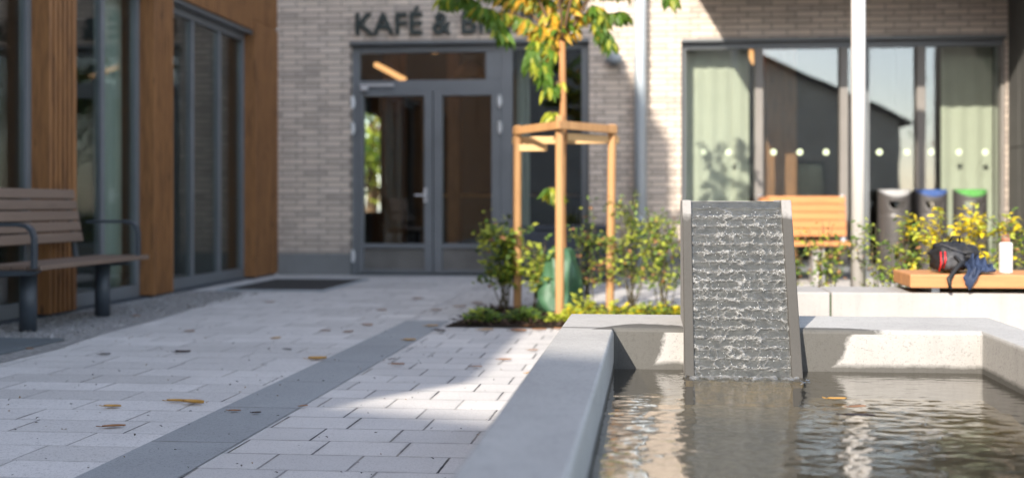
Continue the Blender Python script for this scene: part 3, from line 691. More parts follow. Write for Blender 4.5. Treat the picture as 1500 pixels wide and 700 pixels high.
# ridged face and the film of water: u across, w down the slope
FX0, FX1 = SX0+RW+.0005, SX1-RW-.0045
slope = math.hypot(1, lean); ROWS = 19.0
nrm = Vector((0, -1, lean)).normalized()
def rowphase(v, u=0):       # v = 0 at the top, 1 at the bottom
    return (v*ROWS + .16*noise.noise(Vector((u*9, math.floor(v*ROWS)*3.3, .5)))) % 1.0
def facept(u, v, off):
    z = ZT - .006 - (ZT-.006-.258)*v
    p = Vector((FX0+(FX1-FX0)*u, fy(z)+.022, z))
    return p + nrm*off
def ledge(v, u=0):
    ph = rowphase(v, u); return .0055*(ph**1.3) if ph < .8 else .0055*.75*(1-(ph-.8)/.2)
m = MB(); m.grid(30, 380, lambda u, v: facept(u, v, ledge(v, u) + .0012*noise.noise(Vector((u*40, v*70, 3)))))
t_ = NT('wet_ridged_stone'); vv = t_.coord(); cc = t_.mix(t_.step(t_.noise(vv, 30, 5, .7), .3, .7), (.035,.036,.037), (.075,.075,.073)); t_.pbr(cc, .55, 0, t_.bump(t_.noise(vv, 180, 3), .4, .003), .25)
m.build('ridged_face', t_.mat, cs, smooth=True)
m = MB(); fr = []
def film(u, v):
    ph = rowphase(v, u); row = math.floor(v*ROWS); x = u*.36
    # trickles: vertical cells, different on each row
    cell = noise.noise(Vector((x*38, row*7.3, 1.7))); cell2 = noise.noise(Vector((x*30 + .5*noise.noise(Vector((x*20, v*60, 9))), row*3.1 + v*9, 4.2)))
    wob = noise.noise(Vector((x*30, row*5.1, 8.8)))*.16
    d = min(abs(ph - (.93+wob)), abs(ph+1-(.93+wob)), abs(ph-1-(.93+wob)))
    band = math.exp(-(d/.19)**2)
    trick = max(0, 1 - abs(cell2)/.13) * (.35+.65*max(0, .5+cell))
    chop = min(1, max(0, .5+.9*noise.noise(Vector((x*70, v*130, 2.2))))); chop2 = noise.noise(Vector((x*210, v*360, 5.5)))
    top = min(1, max(0, (v-.035)/.05))
    edge = min(1, max(.0, (1-abs(u-.5)*2)/.05)); edgew = max(0, 1-(1-abs(u-.5)*2)/.05)*.4
    lane = min(1.2, max(.6, .88+.9*noise.noise(Vector((u*3.2, v*1.6, 12))) + .5*noise.noise(Vector((u*9, v*2.5, 15)))))
    f = min(1, 1.25*lane*(band*(.45+1.0*max(0, .35+cell)) + trick*1.1 + edgew) * (.25+1.1*chop)) * top
    f = f*f*(3-2*f)
    h = .0025 + ledge(v, u)*1.0 + f*(.0075+.004*chop2) + .0012*chop2*top + band*top*.003*wob*6
    h += .006*f*(.4+chop); fr.append(f); return facept(u, v, h)
m.grid(190, 420, film); m.attr = ('froth', fr); m.build('water_film', M['film'], cs, smooth=True)
m = MB(); m.box(SX0+.002, SX1-.002, FB_+.0-.015, 3.66, .10, .258); m.build('foot', plain('algae_stone', (.36,.29,.15), .8, 0, .5, 30, .5, 60), cs)
m = MB(); fr = []
def foam(u, v):
    x = FX0-.02+(FX1-FX0+.04)*u; n1 = noise.noise(Vector((x*40, v*2, 4))); n2 = noise.noise(Vector((x*120, v*5, 8))); w = math.sin(math.pi*v)
    fr.append(max(0, min(1, w*(.55+.6*n1+.5*n2)))); return (x, 3.515-.075*v-.02*n1*v, WZ-.004+w*(.010+.008*n1+.007*n2))
m.grid(200, 14, foam); m.attr = ('froth', fr); m.build('splash_foam', M['film'], cs, smooth=True)
# droplets and sparkling bubbles
m = MB(); rnd = random.Random(5)
for i in range(320):
    u, v = rnd.random(), rnd.random()**.9*.95+.04
    ph = rowphase(v)
    if rnd.random() < .55: v = (math.floor(v*ROWS) + .86 + rnd.gauss(0,.09))/ROWS
    if v < .03 or v > 1: continue
    p = facept(u, v, ledge(v)+rnd.uniform(.006, .017)); r = rnd.choice((.0006,.0009,.0012,.0016))
    m.add([p+Vector((r,0,0)), p+Vector((-r,0,0)), p+Vector((0,r,0)), p+Vector((0,-r,0)), p+Vector((0,0,r*1.4)), p+Vector((0,0,-r*1.4))],
          [(0,2,4), (2,1,4), (1,3,4), (3,0,4), (2,0,5), (1,2,5), (3,1,5), (0,3,5)])
t_ = NT('water_drops'); t_.pbr((.75,.77,.78), .05, 0, None, .8)
dr = m.build('droplets', t_.mat, cs, smooth=True); dr['kind'] = 'stuff'
# pool water
m = MB()
def ripple(x, y):
    d = math.hypot(x-.31, (y-3.45)*1.0); near = max(0.0, 1-(3.5-y)/2.6)
    a = noise.noise(Vector((x*8, y*18, .3)))*.0018 + noise.noise(Vector((x*17+3, y*38, 1.3)))*.0019 + noise.noise(Vector((x*38, y*80, 2.3)))*.0009
    a *= (.6+.4*noise.noise(Vector((x*2.2, y*2.2, 7))))*(.5+.5*min(1, max(0, (3.62-y)/.8)))
    sp_ = math.exp(-((3.46-y)/.20)**2)*(math.exp(-(max(0, abs(x-.315)-.2)/.1)**2)); a += sp_*(noise.noise(Vector((x*42, y*70, 5)))*.0028 + noise.noise(Vector((x*95, y*150, 6)))*.0011)
    ring = math.exp(-((y-3.47)/.05)**2)*(1 if SX0-.02 < x < SX1+.02 else 0)*.006*(.5+noise.noise(Vector((x*60, y*60, 3))))
    return WZ + a + ring
m.grid(230, 480, lambda u, v: (lambda x, y: (x, y, ripple(x, y)))(IX0-.002+(IX1-IX0+.004)*u, IY0-.002+(IY1-IY0+.004)*v))
wob = m.build('water', M['water'], smooth=True); tag(wob, kind='structure')

# ================================================================= PLANTER WALL, TIMBER SEAT AND WHAT LIES ON IT
PY = 5.22
pw = thing('planter_wall', (2.8, PY, 0), 'low pale concrete planter wall carrying the timber seat behind the basin', 'wall')
xj = W(1217,440,PY).x
m = MB(); m.box(.46, xj-.004, PY, PY+.38, 0, .42); m.box(xj+.004, 6.2, PY, PY+.38, 0, .42); m.box(.46, .70, PY+.381, 6.9, 0, .42); m.build('coping_block', M['wallconc'], pw, bevel=.008)
m = MB(); m.box(xj-.0035, xj+.0035, PY+.012, PY+.36, 0, .405); m.build('joint', plain('mossy_joint', (.06,.09,.04), .9, 0, .3, 30), pw)
bl = W(1331,415,PY).x; bt = thing('beam_bench', (bl+1, PY+.15, .42), 'thick orange larch beam seat lying on the planter wall', 'bench')
m = MB(); m.box(bl, 6.1, PY-.03, PY+.155, .447, .517); m.box(bl+.004, 6.1, PY+.165, PY+.35, .447, .517); m.build('seat', M['beam'], bt, bevel=.008)
for xx in (bl+.12, bl+1.4, bl+2.6):
    m = MB(); m.box(xx, xx+.04, PY+.02, PY+.33, .421, .447); m.build('bearer', M['galv'], bt)
BT = .517
# backpack
c0 = W(1398,400,PY+.12); bp = thing('backpack', (c0.x, PY+.12, BT), 'small black backpack with two red zips lying on the timber seat', 'bag')
def blob(b, c, rx, ry, rz, rot=0, amp=.12, frq=7, seed=0, flat=-1.0, slot=0, p=2.4, nu=36, nv=22):
    def fn(u, v):
        th = 2*math.pi*u; ph = math.pi*(v-.5); cu_, su = math.cos(th), math.sin(th); cv, sv = math.cos(ph), math.sin(ph)
        sg = lambda a: math.copysign(abs(a)**(2/p), a)
        q = Vector((sg(cv)*sg(cu_), sg(cv)*sg(su), sg(sv)))
        q *= 1 + amp*noise.fractal(Vector((q.x*1.3+seed, q.y*1.3, q.z*1.3))*frq*.25, .6, 2.1, 4) 
        x, y, z = q.x*rx, q.y*ry, max(q.z, flat)*rz
        return (c[0]+x*math.cos(rot)-y*math.sin(rot), c[1]+x*math.sin(rot)+y*math.cos(rot), c[2]+z)
    b.grid(nu, nv, fn, slot)
m = MB(); blob(m, (c0.x-.015, PY+.13, BT+.082), .105, .09, .078, .2, .16, 9, 2); m.build('body', M['black'], bp, smooth=True)
m = MB(); blob(m, (c0.x-.03, PY+.055, BT+.062), .06, .04, .055, .1, .2, 9, 5); m.build('front_pocket', M['greynylon'], bp, smooth=True)
m = MB(); blob(m, (c0.x+.06, PY+.10, BT+.10), .055, .06, .042, .0, .2, 9, 7); m.build('top_flap', M['black'], bp, smooth=True)
for dx, z0, z1 in ((-.100, .012, .112), (-.078, .03, .112)):
    m = MB(); m.tube([(c0.x+dx-.004, PY+.028, BT+z0), (c0.x+dx+.002, PY+.012, BT+z0+.045), (c0.x+dx+.006, PY+.03, BT+z1)], .0055, 6); m.build('red_zip', M['red'], bp, smooth=True)
m = MB(); m.tube([(c0.x-.03, PY+.02, BT+.09), (c0.x+.0, PY+.0, BT+.06), (c0.x-.04, PY-.02, BT+.02), (c0.x-.075, PY-.045, BT-.02), (c0.x-.07, PY-.047, BT-.075)], .009, 6, 0, 1.6); m.build('strap', M['black'], bp, smooth=True)
m = MB(); m.tube([(c0.x-.085, PY+.075, BT+.15), (c0.x-.05, PY+.035, BT+.135), (c0.x-.01, PY+.02, BT+.118), (c0.x+.035, PY+.03, BT+.105)], .0035, 6); m.build('piping', M['greynylon'], bp)
m = MB(); m.tube([(c0.x-.03, PY+.1, BT+.165), (c0.x-.02, PY+.08, BT+.19), (c0.x+.015, PY+.08, BT+.185), (c0.x+.02, PY+.1, BT+.16)], .006, 6); m.build('handle', M['black'], bp, smooth=True)
# jacket, crumpled, one end hanging over the edge
m = MB()
def jk(u, v):
    x = c0.x + .015 + .16*(u-.2) + .035*math.sin(v*3.0)*(1-u)
    s = v*.30
    rid = abs(noise.noise(Vector((u*4.2+v*2.5, v*3.2-u*1.5, 6.1))))*.06 + abs(noise.noise(Vector((u*9, v*8, 2.2))))*.022
    lim = .05 + .17*min(1, max(0, (u-.18)/.3))
    if v < .68:
        y = PY+.21 - v*.36; z = BT + .012 + rid*1.25 + .055*math.exp(-((u-.45)/.35)**2)*math.sin(min(1, v/.68)*math.pi)
    else:
        w = (v-.68)/.32; drop = .095*w*max(.0, 1-abs(u-.22)/.3)
        y = PY-.036 - .012*math.sin(w*3) - rid*.35; z = BT + .014 + rid*.9*(1-w) - drop
    return (x + rid*.3, y, z)
m.grid(54, 54, jk)
tag(m.build('jacket', M['navy'], smooth=True, origin=(c0.x+.08, PY+.1, BT), solid=.004), 'crumpled navy jacket beside the backpack hanging over the seat edge', 'jacket')
# bottle
c1 = W(1473,405,PY+.1); bo = thing('drinking_bottle', (c1.x, PY+.1, BT), 'white metal drinking bottle standing upright on the timber seat', 'bottle')
m = MB(); m.lathe([(.030,.0), (.0335,.004), (.0335,.148), (.031,.156), (.022,.16)], (c1.x, PY+.1, BT), 28); m.build('body', M['white'], bo, smooth=False, bevel=.001)
m = MB(); m.lathe([(.021,.158), (.022,.162), (.022,.176), (.018,.182)], (c1.x, PY+.1, BT), 20); m.tube([(c1.x-.016, PY+.1, BT+.18), (c1.x-.012, PY+.1, BT+.196), (c1.x+.012, PY+.1, BT+.196), (c1.x+.016, PY+.1, BT+.18)], .004, 6); m.build('cap', M['cappink'], bo)
m = MB()
for k in range(5):
    a0 = -1.9+k*.14; r = .0338
    m.add([(c1.x+r*math.cos(a), PY+.1+r*math.sin(a), BT+z) for a, z in ((a0,.078), (a0+.08,.078), (a0+.08,.086), (a0,.086))], [(0,1,2,3)])
m.build('printed_mark', col_plain('pink_print', (.70,.40,.38)), bo)

# ================================================================= POLE
pp = W(1257,430,7.0); pl = thing('lamp_post', (pp.x, 7.0, 0), 'slim white painted lamp post rising behind the planter wall', 'lamp post')
m = MB(); m.tube([(pp.x,7,.0), (pp.x,7,4.6)], [.052,.045], 24); m.build('pole', M['polemetal'], pl, smooth=True)
m = MB(); m.tube([(pp.x,7,.0), (pp.x,7,.03)], .09, 24); m.build('base_plate', M['galv'], pl)
m = MB(); m.lathe([(.05,4.6), (.09,4.63), (.16,4.85), (.17,4.88), (.02,4.95)], (pp.x,7,0), 20); m.build('lantern', M['polemetal'], pl, smooth=True)

# ================================================================= LITTER BINS
def make_bin():
    t = thing('litter_bin', (0,0,0), 'x', 'litter bin', 'litter bins in front of the wide window')
    Hh, r, n = 1.04, .178, 112; vs = []; fs = []
    zs = [.03+.05*i for i in range(15)] + [.765,.77,.775] + [.79+.01*i for i in range(26)]
    zs = [z for z in zs if z <= 1.04]
    def top(th): return Hh - .08*max(0, math.cos(th))**1.3    # th = 0 faces the courtyard
    m = MB()
    for z in zs:
        for k in range(n):
            th = 2*math.pi*k/n; zz = min(z, top(th)); rr = r - (.004 if z in (.77,) else 0)
            vs.append((rr*math.sin(th), -rr*math.cos(th), zz))
    for j in range(len(zs)-1):
        for k in range(n):
            k2 = (k+1) % n; th = 2*math.pi*(k+.5)/n; zc = (zs[j]+zs[j+1])/2; s = r*math.sin(th)
            if zs[j] >= max(top(2*math.pi*k/n), top(2*math.pi*k2/n))-1e-6: continue
            if abs(s) < .1 and .915-.105*math.sqrt(max(0, 1-(s/.1)**2)) < zc < .915: continue
            fs.append((j*n+k, j*n+k2, (j+1)*n+k2, (j+1)*n+k))
    m.add(vs, fs); m.build('body', M['bin'], t, smooth=True, solid=.006)
    m = MB()
    for k in range(n):
        a0, a1 = 2*math.pi*k/n, 2*math.pi*(k+1)/n
        if max(0, math.cos(a0)) > .05: pass
        rr = r-.006; zt = lambda a: top(a)+.004
        zl = lambda a: max(.92, top(a)-.13) if math.cos(a) < 0 else top(a)-.012
        m.add([(rr*math.sin(a0), -rr*math.cos(a0), zl(a0)), (rr*math.sin(a1), -rr*math.cos(a1), zl(a1)), (rr*math.sin(a1), -rr*math.cos(a1), zt(a1)), (rr*math.sin(a0), -rr*math.cos(a0), zt(a0))], [(0,1,2,3)])
    m.build('lid', M['lid_s'], t, smooth=True, solid=.008)
    m = MB(); m.tube([(0,0,0), (0,0,.03)], .165, 40); m.build('foot', M['benchsteel'], t)
    m = MB(); m.tube([(0,0,.031), (0,0,.75)], .165, 40); m.build('liner', M['dark'], t)
    return t
bin0 = make_bin(); ybin = 11.45
for i, (px, lab, mm) in enumerate(((1310,'charcoal cylindrical litter bin with a silver lid','lid_s'), (1362.5,'charcoal cylindrical litter bin with a blue lid','lid_b'), (1420.5,'charcoal cylindrical litter bin with a green lid','lid_g'))):
    o = bin0 if i == 0 else copy_tree(bin0)
    o.location = (W(px,300,ybin).x, ybin, 0); o['label'] = lab
    if i:
        for ch in o.children:
            if ch.name.startswith('lid'):
                ch.data = ch.data.copy(); ch.data.materials[0] = M[mm]

# ================================================================= WOODEN BENCH BY THE WINDOW
yb_ = 11.45; x0, x1 = W(1112,320,yb_).x, W(1240,320,yb_).x
wb = thing('wooden_bench', ((x0+x1)/2, yb_-.2, 0), 'orange slatted wooden bench under the wide window', 'bench')
m = MB(); zz = [.515+i*.092 for i in range(5)]
for i, z in enumerate(zz): m.box(x0, x1, yb_+.0+i*.018, yb_+.03+i*.018, z, z+.084)
m.build('backrest', M['larch'], wb, bevel=.006)
m = MB()
for i in range(4): m.box(x0-.02, x1+.02, yb_-.42+i*.1, yb_-.33+i*.1, .42, .465)
m.build('seat', M['larch'], wb, bevel=.006)
for xx in (W(1196,380,yb_-.2).x, x0+.12):
    m = MB(); m.box(xx-.06, xx+.06, yb_-.36, yb_-.06, 0, .418); m.build('leg', M['wallconc'], wb, bevel=.01)
for xx in (x1-.03, x0+.03):
    m = MB(); m.obox((xx, yb_+.03, .40), (xx, yb_+.125, .98), .04, .012, (0,1,0)); m.obox((xx, yb_+.03, .40), (xx, yb_-.36, .40), .04, .012); m.build('back_support', M['galv'], wb)

# ================================================================= GREY PARK BENCH
pb = thing('park_bench', (-4.22, 6.95, 0), 'weathered brown slatted park bench on charcoal metal legs in front of the timber building', 'bench')
YA, YB = 6.27, 7.72
for y in (6.46, 7.38):
    m = MB(); m.tube([(-4.23, y, 0), (-4.23, y, .42)], .055, 22); m.build('leg', M['benchsteel'], pb, smooth=True)
m = MB()
for i in range(4): m.box(-4.455+i*.108, -4.455+i*.108+.101, YA+.02, YB, .434, .468)
m.build('seat', M['benchgrey'], pb, bevel=.007)
m = MB()
bx = lambda z: -4.44 - (z-.58)*.20
for i in range(5):
    z = .585+i*.082; m.obox((bx(z+.037), YA-.15, z+.037), (bx(z+.037), 7.46, z+.037), .03, .074, (-.2,0,1))
m.build('backrest', M['benchgrey'], pb, bevel=.006)
for y in (YA-.02, 7.58):
    m = MB(); pts = [(bx(.74)-.0, y, .735), (-4.30, y, .738), (-4.16, y, .738), (-4.10, y, .728), (-4.065, y, .70), (-4.05, y, .65), (-4.05, y, .56), (-4.052, y, .45)]
    for p, q in zip(pts, pts[1:]): m.obox(p, Vector(q)+(Vector(q)-Vector(p)).normalized()*.004, .046, .024, (1,0,0.3))
    m.build('armrest', M['benchsteel'], pb, bevel=.004)
for y in (YA-.03, 7.40):
    m = MB(); m.prism([(-4.5,.385), (-4.06,.405), (-4.02,.432), (-4.5,.432)], 'y', y, y+.05); m.obox((-4.46, y+.025, .40), (bx(.97)-.03, y+.025, .96), .05, .02, (1,0,0)); m.build('seat_bracket', M['benchsteel'], pb, bevel=.003)

# ================================================================= TREE, STAKES, WATERING BAG
TX, TY = W(824,300,7.95).x, 7.95
def tp(px, py, dy=0): return W(px, py, TY+dy)
tr = thing('young_tree', (TX, TY, 0), 'young staked tree with drooping green and yellow autumn leaves', 'tree')
m = MB(); tk = [(TX+.004*math.sin(z*5), TY+.006*math.sin(z*4+1), z) for z in (0,.15,.4,.8,1.2,1.6,1.9,2.18)]
m.tube(tk, [.042,.034,.031,.030,.030,.029,.028,.027], 14); m.build('trunk', M['bark'], tr, smooth=True)
rt = random.Random(21); fork = Vector((TX, TY, 2.15)); br = MB(); cr = MB()
def limb(p0, p1, r0, r1, sag=.0, n=6):
    p0, p1 = Vector(p0), Vector(p1); pts = []
    for i in range(n+1):
        s = i/n; q = p0.lerp(p1, s); q.z += sag*math.sin(math.pi*s); q += Vector((rt.uniform(-1,1), rt.uniform(-1,1), rt.uniform(-1,1)))*.012*(0 < i < n)
        pts.append(q)
    br.tube(pts, [r0+(r1-r0)*i/n for i in range(n+1)], 7); return pts
def leafy(pts, n, Lr=(.085,.135), mixw=(.62,.26,.12), spread=.6, wd=.30):
    for k in range(n):
        s = rt.random()**.8*(len(pts)-1); i = min(int(s), len(pts)-2); p = pts[i].lerp(pts[i+1], s-i)
        ax = (pts[i+1]-pts[i]).normalized(); side = Vector((rt.uniform(-1,1), rt.uniform(-1,1), 0))
        d = side*spread + Vector((0,0,-1.0)) + ax*.35 + Vector((0,0,rt.uniform(-.2,.4)))
        L = rt.uniform(*Lr); slot = rt.choices((0,1,2), mixw)[0]
        cr.leaf(p + side*.02, d, (rt.uniform(-1,1), -1, rt.uniform(-.2,.8)), L, L*wd*rt.uniform(.8,1.15), slot, .18, .25)
# twigs in view (picture points at the tree's own depth)
view = [((816,85),(786,60),(.5,.3,.2),46,0), ((786,60),(776,92),(.85,.14,.01),30,-.05), ((780,66),(806,128),(.62,.36,.02),64,-.05), ((812,60),(770,28),(.2,.25,.55),40,0), ((770,28),(728,20),(.35,.35,.3),52,.1),
        ((728,20),(700,12),(.72,.25,.03),60,.05), ((716,18),(742,52),(.93,.07,.0),40,.02), ((700,5),(652,-4),(.9,.1,0),60,.15), ((822,50),(790,-20),(.3,.2,.5),46,0), ((790,6),(752,-6),(.25,.35,.4),44,.1),
        ((826,50),(846,-25),(.4,.25,.35),30,0), ((828,52),(868,8),(.2,.3,.5),24,.1), ((868,8),(884,26),(.55,.4,.05),36,.05), ((872,30),(893,58),(.68,.3,.02),54,.1), ((884,24),(912,20),(.75,.2,.05),22,.05),
        ((835,-20),(960,-30),(.6,.2,.2),30,0), ((960,-30),(985,-3),(.75,.25,0),46,0), ((790,-15),(690,-25),(.7,.25,.05),60,.15), ((822,120),(800,132),(.5,.5,0),8,-.02), ((818,172),(806,166),(.5,.5,0),10,0), ((820,285),(803,275),(.3,.7,0),16,-.1)]
for a, c, mw, n, dy in view:
    pts = limb(tp(*a, dy*.6), tp(*c, dy), .007, .003, .02); leafy(pts, int(n*2.3), (.09,.155), mw)
# main limbs above the frame
ends = []
for k in range(9):
    an = k*2.4+.4; rr = rt.uniform(.45,.95); z = rt.uniform(2.7,3.9)
    e = Vector((TX+rr*math.cos(an), TY+rr*math.sin(an), z)); pts = limb(fork, e, .014, .005, .08, 8); ends.append(pts)
    for j in range(7):
        p = pts[rt.randint(3,8)]; q = p + Vector((rt.uniform(-.45,.45), rt.uniform(-.45,.45), rt.uniform(-.28,.3))); q.z = max(q.z, 2.62)
        leafy(limb(p, q, .005, .002, .04), 40, (.09,.14), (.6,.25,.15))
limb(fork, (TX+.02,TY,4.2), .02, .006); leafy([Vector((TX,TY,3.2)), Vector((TX+.03,TY,4.3))], 90, (.09,.14))
m = br.build('branches', M['twig'], tr, smooth=True); cr.build('crown', [M['lg'], M['ly'], M['lo']], tr)
m = MB(); q = tp(842,54,-.05)
m.grid(6, 3, lambda u, v: (q.x-.03+.055*u, q.y+.012*math.sin(u*3), q.z+.03-.055*u*u+.012*(v-.5)+.02*math.sin(u*2.5)))
m.build('plant_tag', M['white'], tr, solid=.001)
# stakes
kf = thing('stake_frame', (TX, TY, 0), 'three-legged pine stake frame nailed around the young tree', 'tree stake')
sl, sr, sf = G(758,455), G(897,457), G(820,466)
ztop = 1.49
def stk(p, z, lx=0): m = MB(); m.tube([(p.x-lx,p.y,0), (p.x,p.y,z)], .034, 12); m.build('stake', M['stake'], kf, smooth=False, bevel=.003)
stk(sl, 1.52); stk(sr, 1.52, .02); stk(sf, 1.55)
def bar(p, q, z, w=.03, h=.062, mat='stake', ext=.05, dy=0):
    a, c = Vector((p.x, p.y+dy, z)), Vector((q.x, q.y+dy, z)); d = (c-a).normalized()*ext
    m = MB(); m.obox(a-d, c+d, w, h); m.build('crossbar', M[mat], kf, bevel=.003)
bar(Vector((sl.x,sl.y-.045,0)), Vector((sf.x-.02,sf.y-.05,0)), 1.475); bar(Vector((sf.x+.02,sf.y-.05,0)), Vector((sr.x,sr.y-.045,0)), 1.478)
bar(Vector((sl.x,sl.y+.045,0)), Vector((sr.x,sr.y+.045,0)), 1.40, mat='pine'); bar(Vector((sl.x+.02,sl.y-.02,0)), Vector((sl.x+.22,sl.y-.05,0)), 1.335, .02, .055, 'pine', .03)
bar(Vector((sf.x+.06,sf.y+.12,0)), Vector((sr.x-.02,sr.y+.0,0)), 1.40, .02, .055, 'pine', .02)
m = MB(); m.obox((sf.x, sf.y, 1.44), (TX, TY, 1.44), .05, .004, (0,0,1)); m.build('tree_tie', M['black'], kf)
# watering bag
bgx = W(822,400,7.98).x; m = MB()
def bagr(t, z):
    s = z/.52
    fold = abs(noise.noise(Vector((math.cos(t)*2.2+z*3, math.sin(t)*2.2, z*7))))
    return 1.04 - .30*max(0, .25-fold) + .06*math.sin(5*t+z*14)*s + .22*noise.noise(Vector((math.cos(t)*1.2, math.sin(t)*1.2, z*4.5))) + .11*math.sin(3*t+z*9)*(1-s*.4) + .05*abs(noise.noise(Vector((math.cos(t)*3, math.sin(t)*3, z*11))))
prof = [(.02,.0), (.165,.0), (.182,.015), (.185,.06), (.18,.12), (.172,.18), (.165,.23), (.155,.28), (.143,.33), (.128,.38), (.115,.43), (.108,.47), (.09,.505), (.06,.52), (.04,.50)]
m.lathe([(a_, z_) for (a0_, z0_), (a1_, z1_) in zip(prof, prof[1:]) for a_, z_ in ((a0_, z0_), ((a0_+a1_)/2, (z0_+z1_)/2))] + prof[-1:], (bgx, 7.98, .006), 72, 0, bagr)
tag(m.build('watering_bag', M['bag'], smooth=True, origin=(bgx,7.98,0)), 'crumpled green watering bag wrapped around the tree trunk', 'watering bag')

# ================================================================= SHRUBS
rs = random.Random(3)
def shrub(name, base, width, height, nst, nl, mats, wts, Lr, label, cat, group, lean_=(0,0), low=.25, wd=.55, twigs=4):
    t = thing(name, base, label, cat, group); st = MB(); fo = MB(); bx_, by_, bz_ = base
    for s in range(nst):
        an = rs.random()*6.283; w = width*.5*rs.random()**.6; h = height*rs.uniform(.6,1.0)
        e = Vector((bx_+lean_[0]*h+w*math.cos(an), by_+lean_[1]*h+w*math.sin(an)*.8, bz_+h)); b0 = Vector((bx_+rs.uniform(-.05,.05), by_+rs.uniform(-.05,.05), bz_))
        pts = []
        for i in range(7):
            q = b0.lerp(e, i/6); bow = math.sin(math.pi*i/6)*.03; q += Vector((rs.uniform(-1,1)*.012+bow*math.cos(an), rs.uniform(-1,1)*.012, 0)); pts.append(q)
        st.tube(pts, [.006*(1-.7*i/6) for i in range(7)], 5)
        for w_ in range(twigs):
            i0 = rs.randint(2,5); p = pts[i0]; q = p + Vector((rs.uniform(-1,1), rs.uniform(-1,1), rs.uniform(.1,1)))*height*.22
            st.tube([p, p.lerp(q,.5)+Vector((0,0,.01)), q], [.003,.0025,.0015], 4)
            clus = [p.lerp(q, rs.uniform(.2,1.05)) for _ in range(nl)]
            for c in clus:
                c = c + Vector((rs.gauss(0,1), rs.gauss(0,1), rs.gauss(0,1)))*.018
                L = rs.uniform(*Lr); fo.leaf(c, (rs.uniform(-1,1), rs.uniform(-1,1), rs.uniform(-.5,.6)), (rs.uniform(-.6,.6), rs.uniform(-1,.3), 1), L, L*wd, rs.choices(range(len(mats)), wts)[0], .15, .2)
        for k in range(nl):
            i = rs.uniform(low*6, 6); j = min(int(i), 5); c = pts[j].lerp(pts[j+1], i-j) + Vector((rs.gauss(0,1), rs.gauss(0,1), rs.gauss(0,1)))*.025
            L = rs.uniform(*Lr); fo.leaf(c, (rs.uniform(-1,1), rs.uniform(-1,1), rs.uniform(-.5,.6)), (rs.uniform(-.6,.6), rs.uniform(-1,.3), 1), L, L*wd, rs.choices(range(len(mats)), wts)[0], .15, .2)
    st.build('stems', M['stem'], t, smooth=True); fo.build('foliage', [M[k] for k in mats], t); return t
GRP = 'shrubs planted in the bed'
def base(px, y): p = W(px, 400, y); return (p.x, y, .005)
mixed = ('sg','sy','sr','sd')
shrub('shrub', base(737,8.12), .42, .84, 10, 17, mixed, (.36,.50,.03,.11), (.045,.075), 'open bushy shrub left of the staked tree with lime leaves', 'shrub', GRP, (-.05,0), .35)
shrub('shrub', base(783,8.0), .30, .62, 6, 13, mixed, (.25,.65,.05,.05), (.045,.075), 'lime-leaved shrub around the left tree stake beside the watering bag', 'shrub', GRP, (.05,0), .45)
shrub('shrub', base(862,8.1), .24, .86, 7, 13, mixed, (.40,.30,.15,.15), (.03,.05), 'thin upright shrub between the watering bag and right stake', 'shrub', GRP, (0,0), .3)
shrub('shrub', base(925,8.0), .46, .96, 11, 15, mixed, (.38,.50,.05,.07), (.03,.052), 'tall leafy shrub right of the right tree stake before the downpipe', 'shrub', GRP, (0,0), .3)
shrub('shrub', base(975,7.8), .36, .90, 9, 15, mixed, (.40,.48,.06,.06), (.03,.052), 'leafy shrub close to the left side of the cascade', 'shrub', GRP, (0,0), .3)
shrub('shrub', base(1150,7.2), .26, .66, 5, 8, mixed, (.5,.3,.1,.1), (.028,.05), 'sparse shrub half hidden behind the cascade before the wooden bench', 'shrub', GRP, (0,0), .3)
shrub('shrub', base(1212,7.0), .24, .78, 6, 12, mixed, (.45,.38,.12,.05), (.028,.046), 'slender shrub before the wooden bench just left of the lamp post', 'shrub', GRP, (0,0), .25)
shrub('shrub', base(1300,6.7), .34, .86, 9, 15, mixed, (.42,.45,.10,.03), (.028,.046), 'green shrub with reddish leaves before the silver-lidded bin', 'shrub', GRP, (0,0), .2)
shrub('shrub', base(1342,6.9), .24, .50, 4, 9, mixed, (.5,.38,.07,.05), (.028,.046), 'low green shrub at the left end of the timber seat', 'shrub', GRP, (0,0), .2)
shrub('golden_shrub', base(1394,6.6), .50, .95, 12, 19, ('yy','sy'), (.8,.2), (.036,.056), 'golden yellow shrub behind the backpack', 'shrub', None, (0,0), .4)
shrub('shrub', base(1488,6.5), .32, .84, 8, 13, mixed, (.55,.35,.05,.05), (.028,.048), 'green shrub behind the white bottle at the picture edge', 'shrub', GRP, (.02,0), .25)
# low ground cover clumps
GC = 'low ground cover clumps in the bed'
def clump(px, py, w, h, n, mats, wts, label, Lr=(.03,.055)):
    b0 = G(px, py); t = MB(); st = MB()
    for k in range(n):
        an = rs.random()*6.283; r = w*.5*rs.random()**.5; c = Vector((b0.x+r*math.cos(an), b0.y+r*math.sin(an)*.8, .01+h*rs.random()*(1-(2*r/w)**2*.6)))
        L = rs.uniform(*Lr); t.leaf(c, (math.cos(an)+rs.uniform(-.6,.6), math.sin(an)+rs.uniform(-.6,.6), rs.uniform(.0,1)), (0,-.5,1), L, L*.6, rs.choices(range(len(mats)), wts)[0], .15, .2)
    tag(t.build('ground_cover', [M[k] for k in mats], origin=(b0.x,b0.y,0)), label, 'plant', GC)
clump(707,474,.26,.10,190, ('sg','sy','sd'), (.6,.2,.2), 'leftmost low green ground cover clump at the bed corner')
clump(767,472,.24,.10,180, ('sg','sy','sd'), (.75,.1,.15), 'low dark green ground cover clump beside the left tree stake')
clump(813,474,.10,.06,60, ('sy','sg'), (.9,.1), 'tiny lime ground cover clump left of the front stake foot')
clump(838,474,.16,.10,120, ('sy','yy'), (.8,.2), 'bright lime ground cover clump at the foot of the front stake')
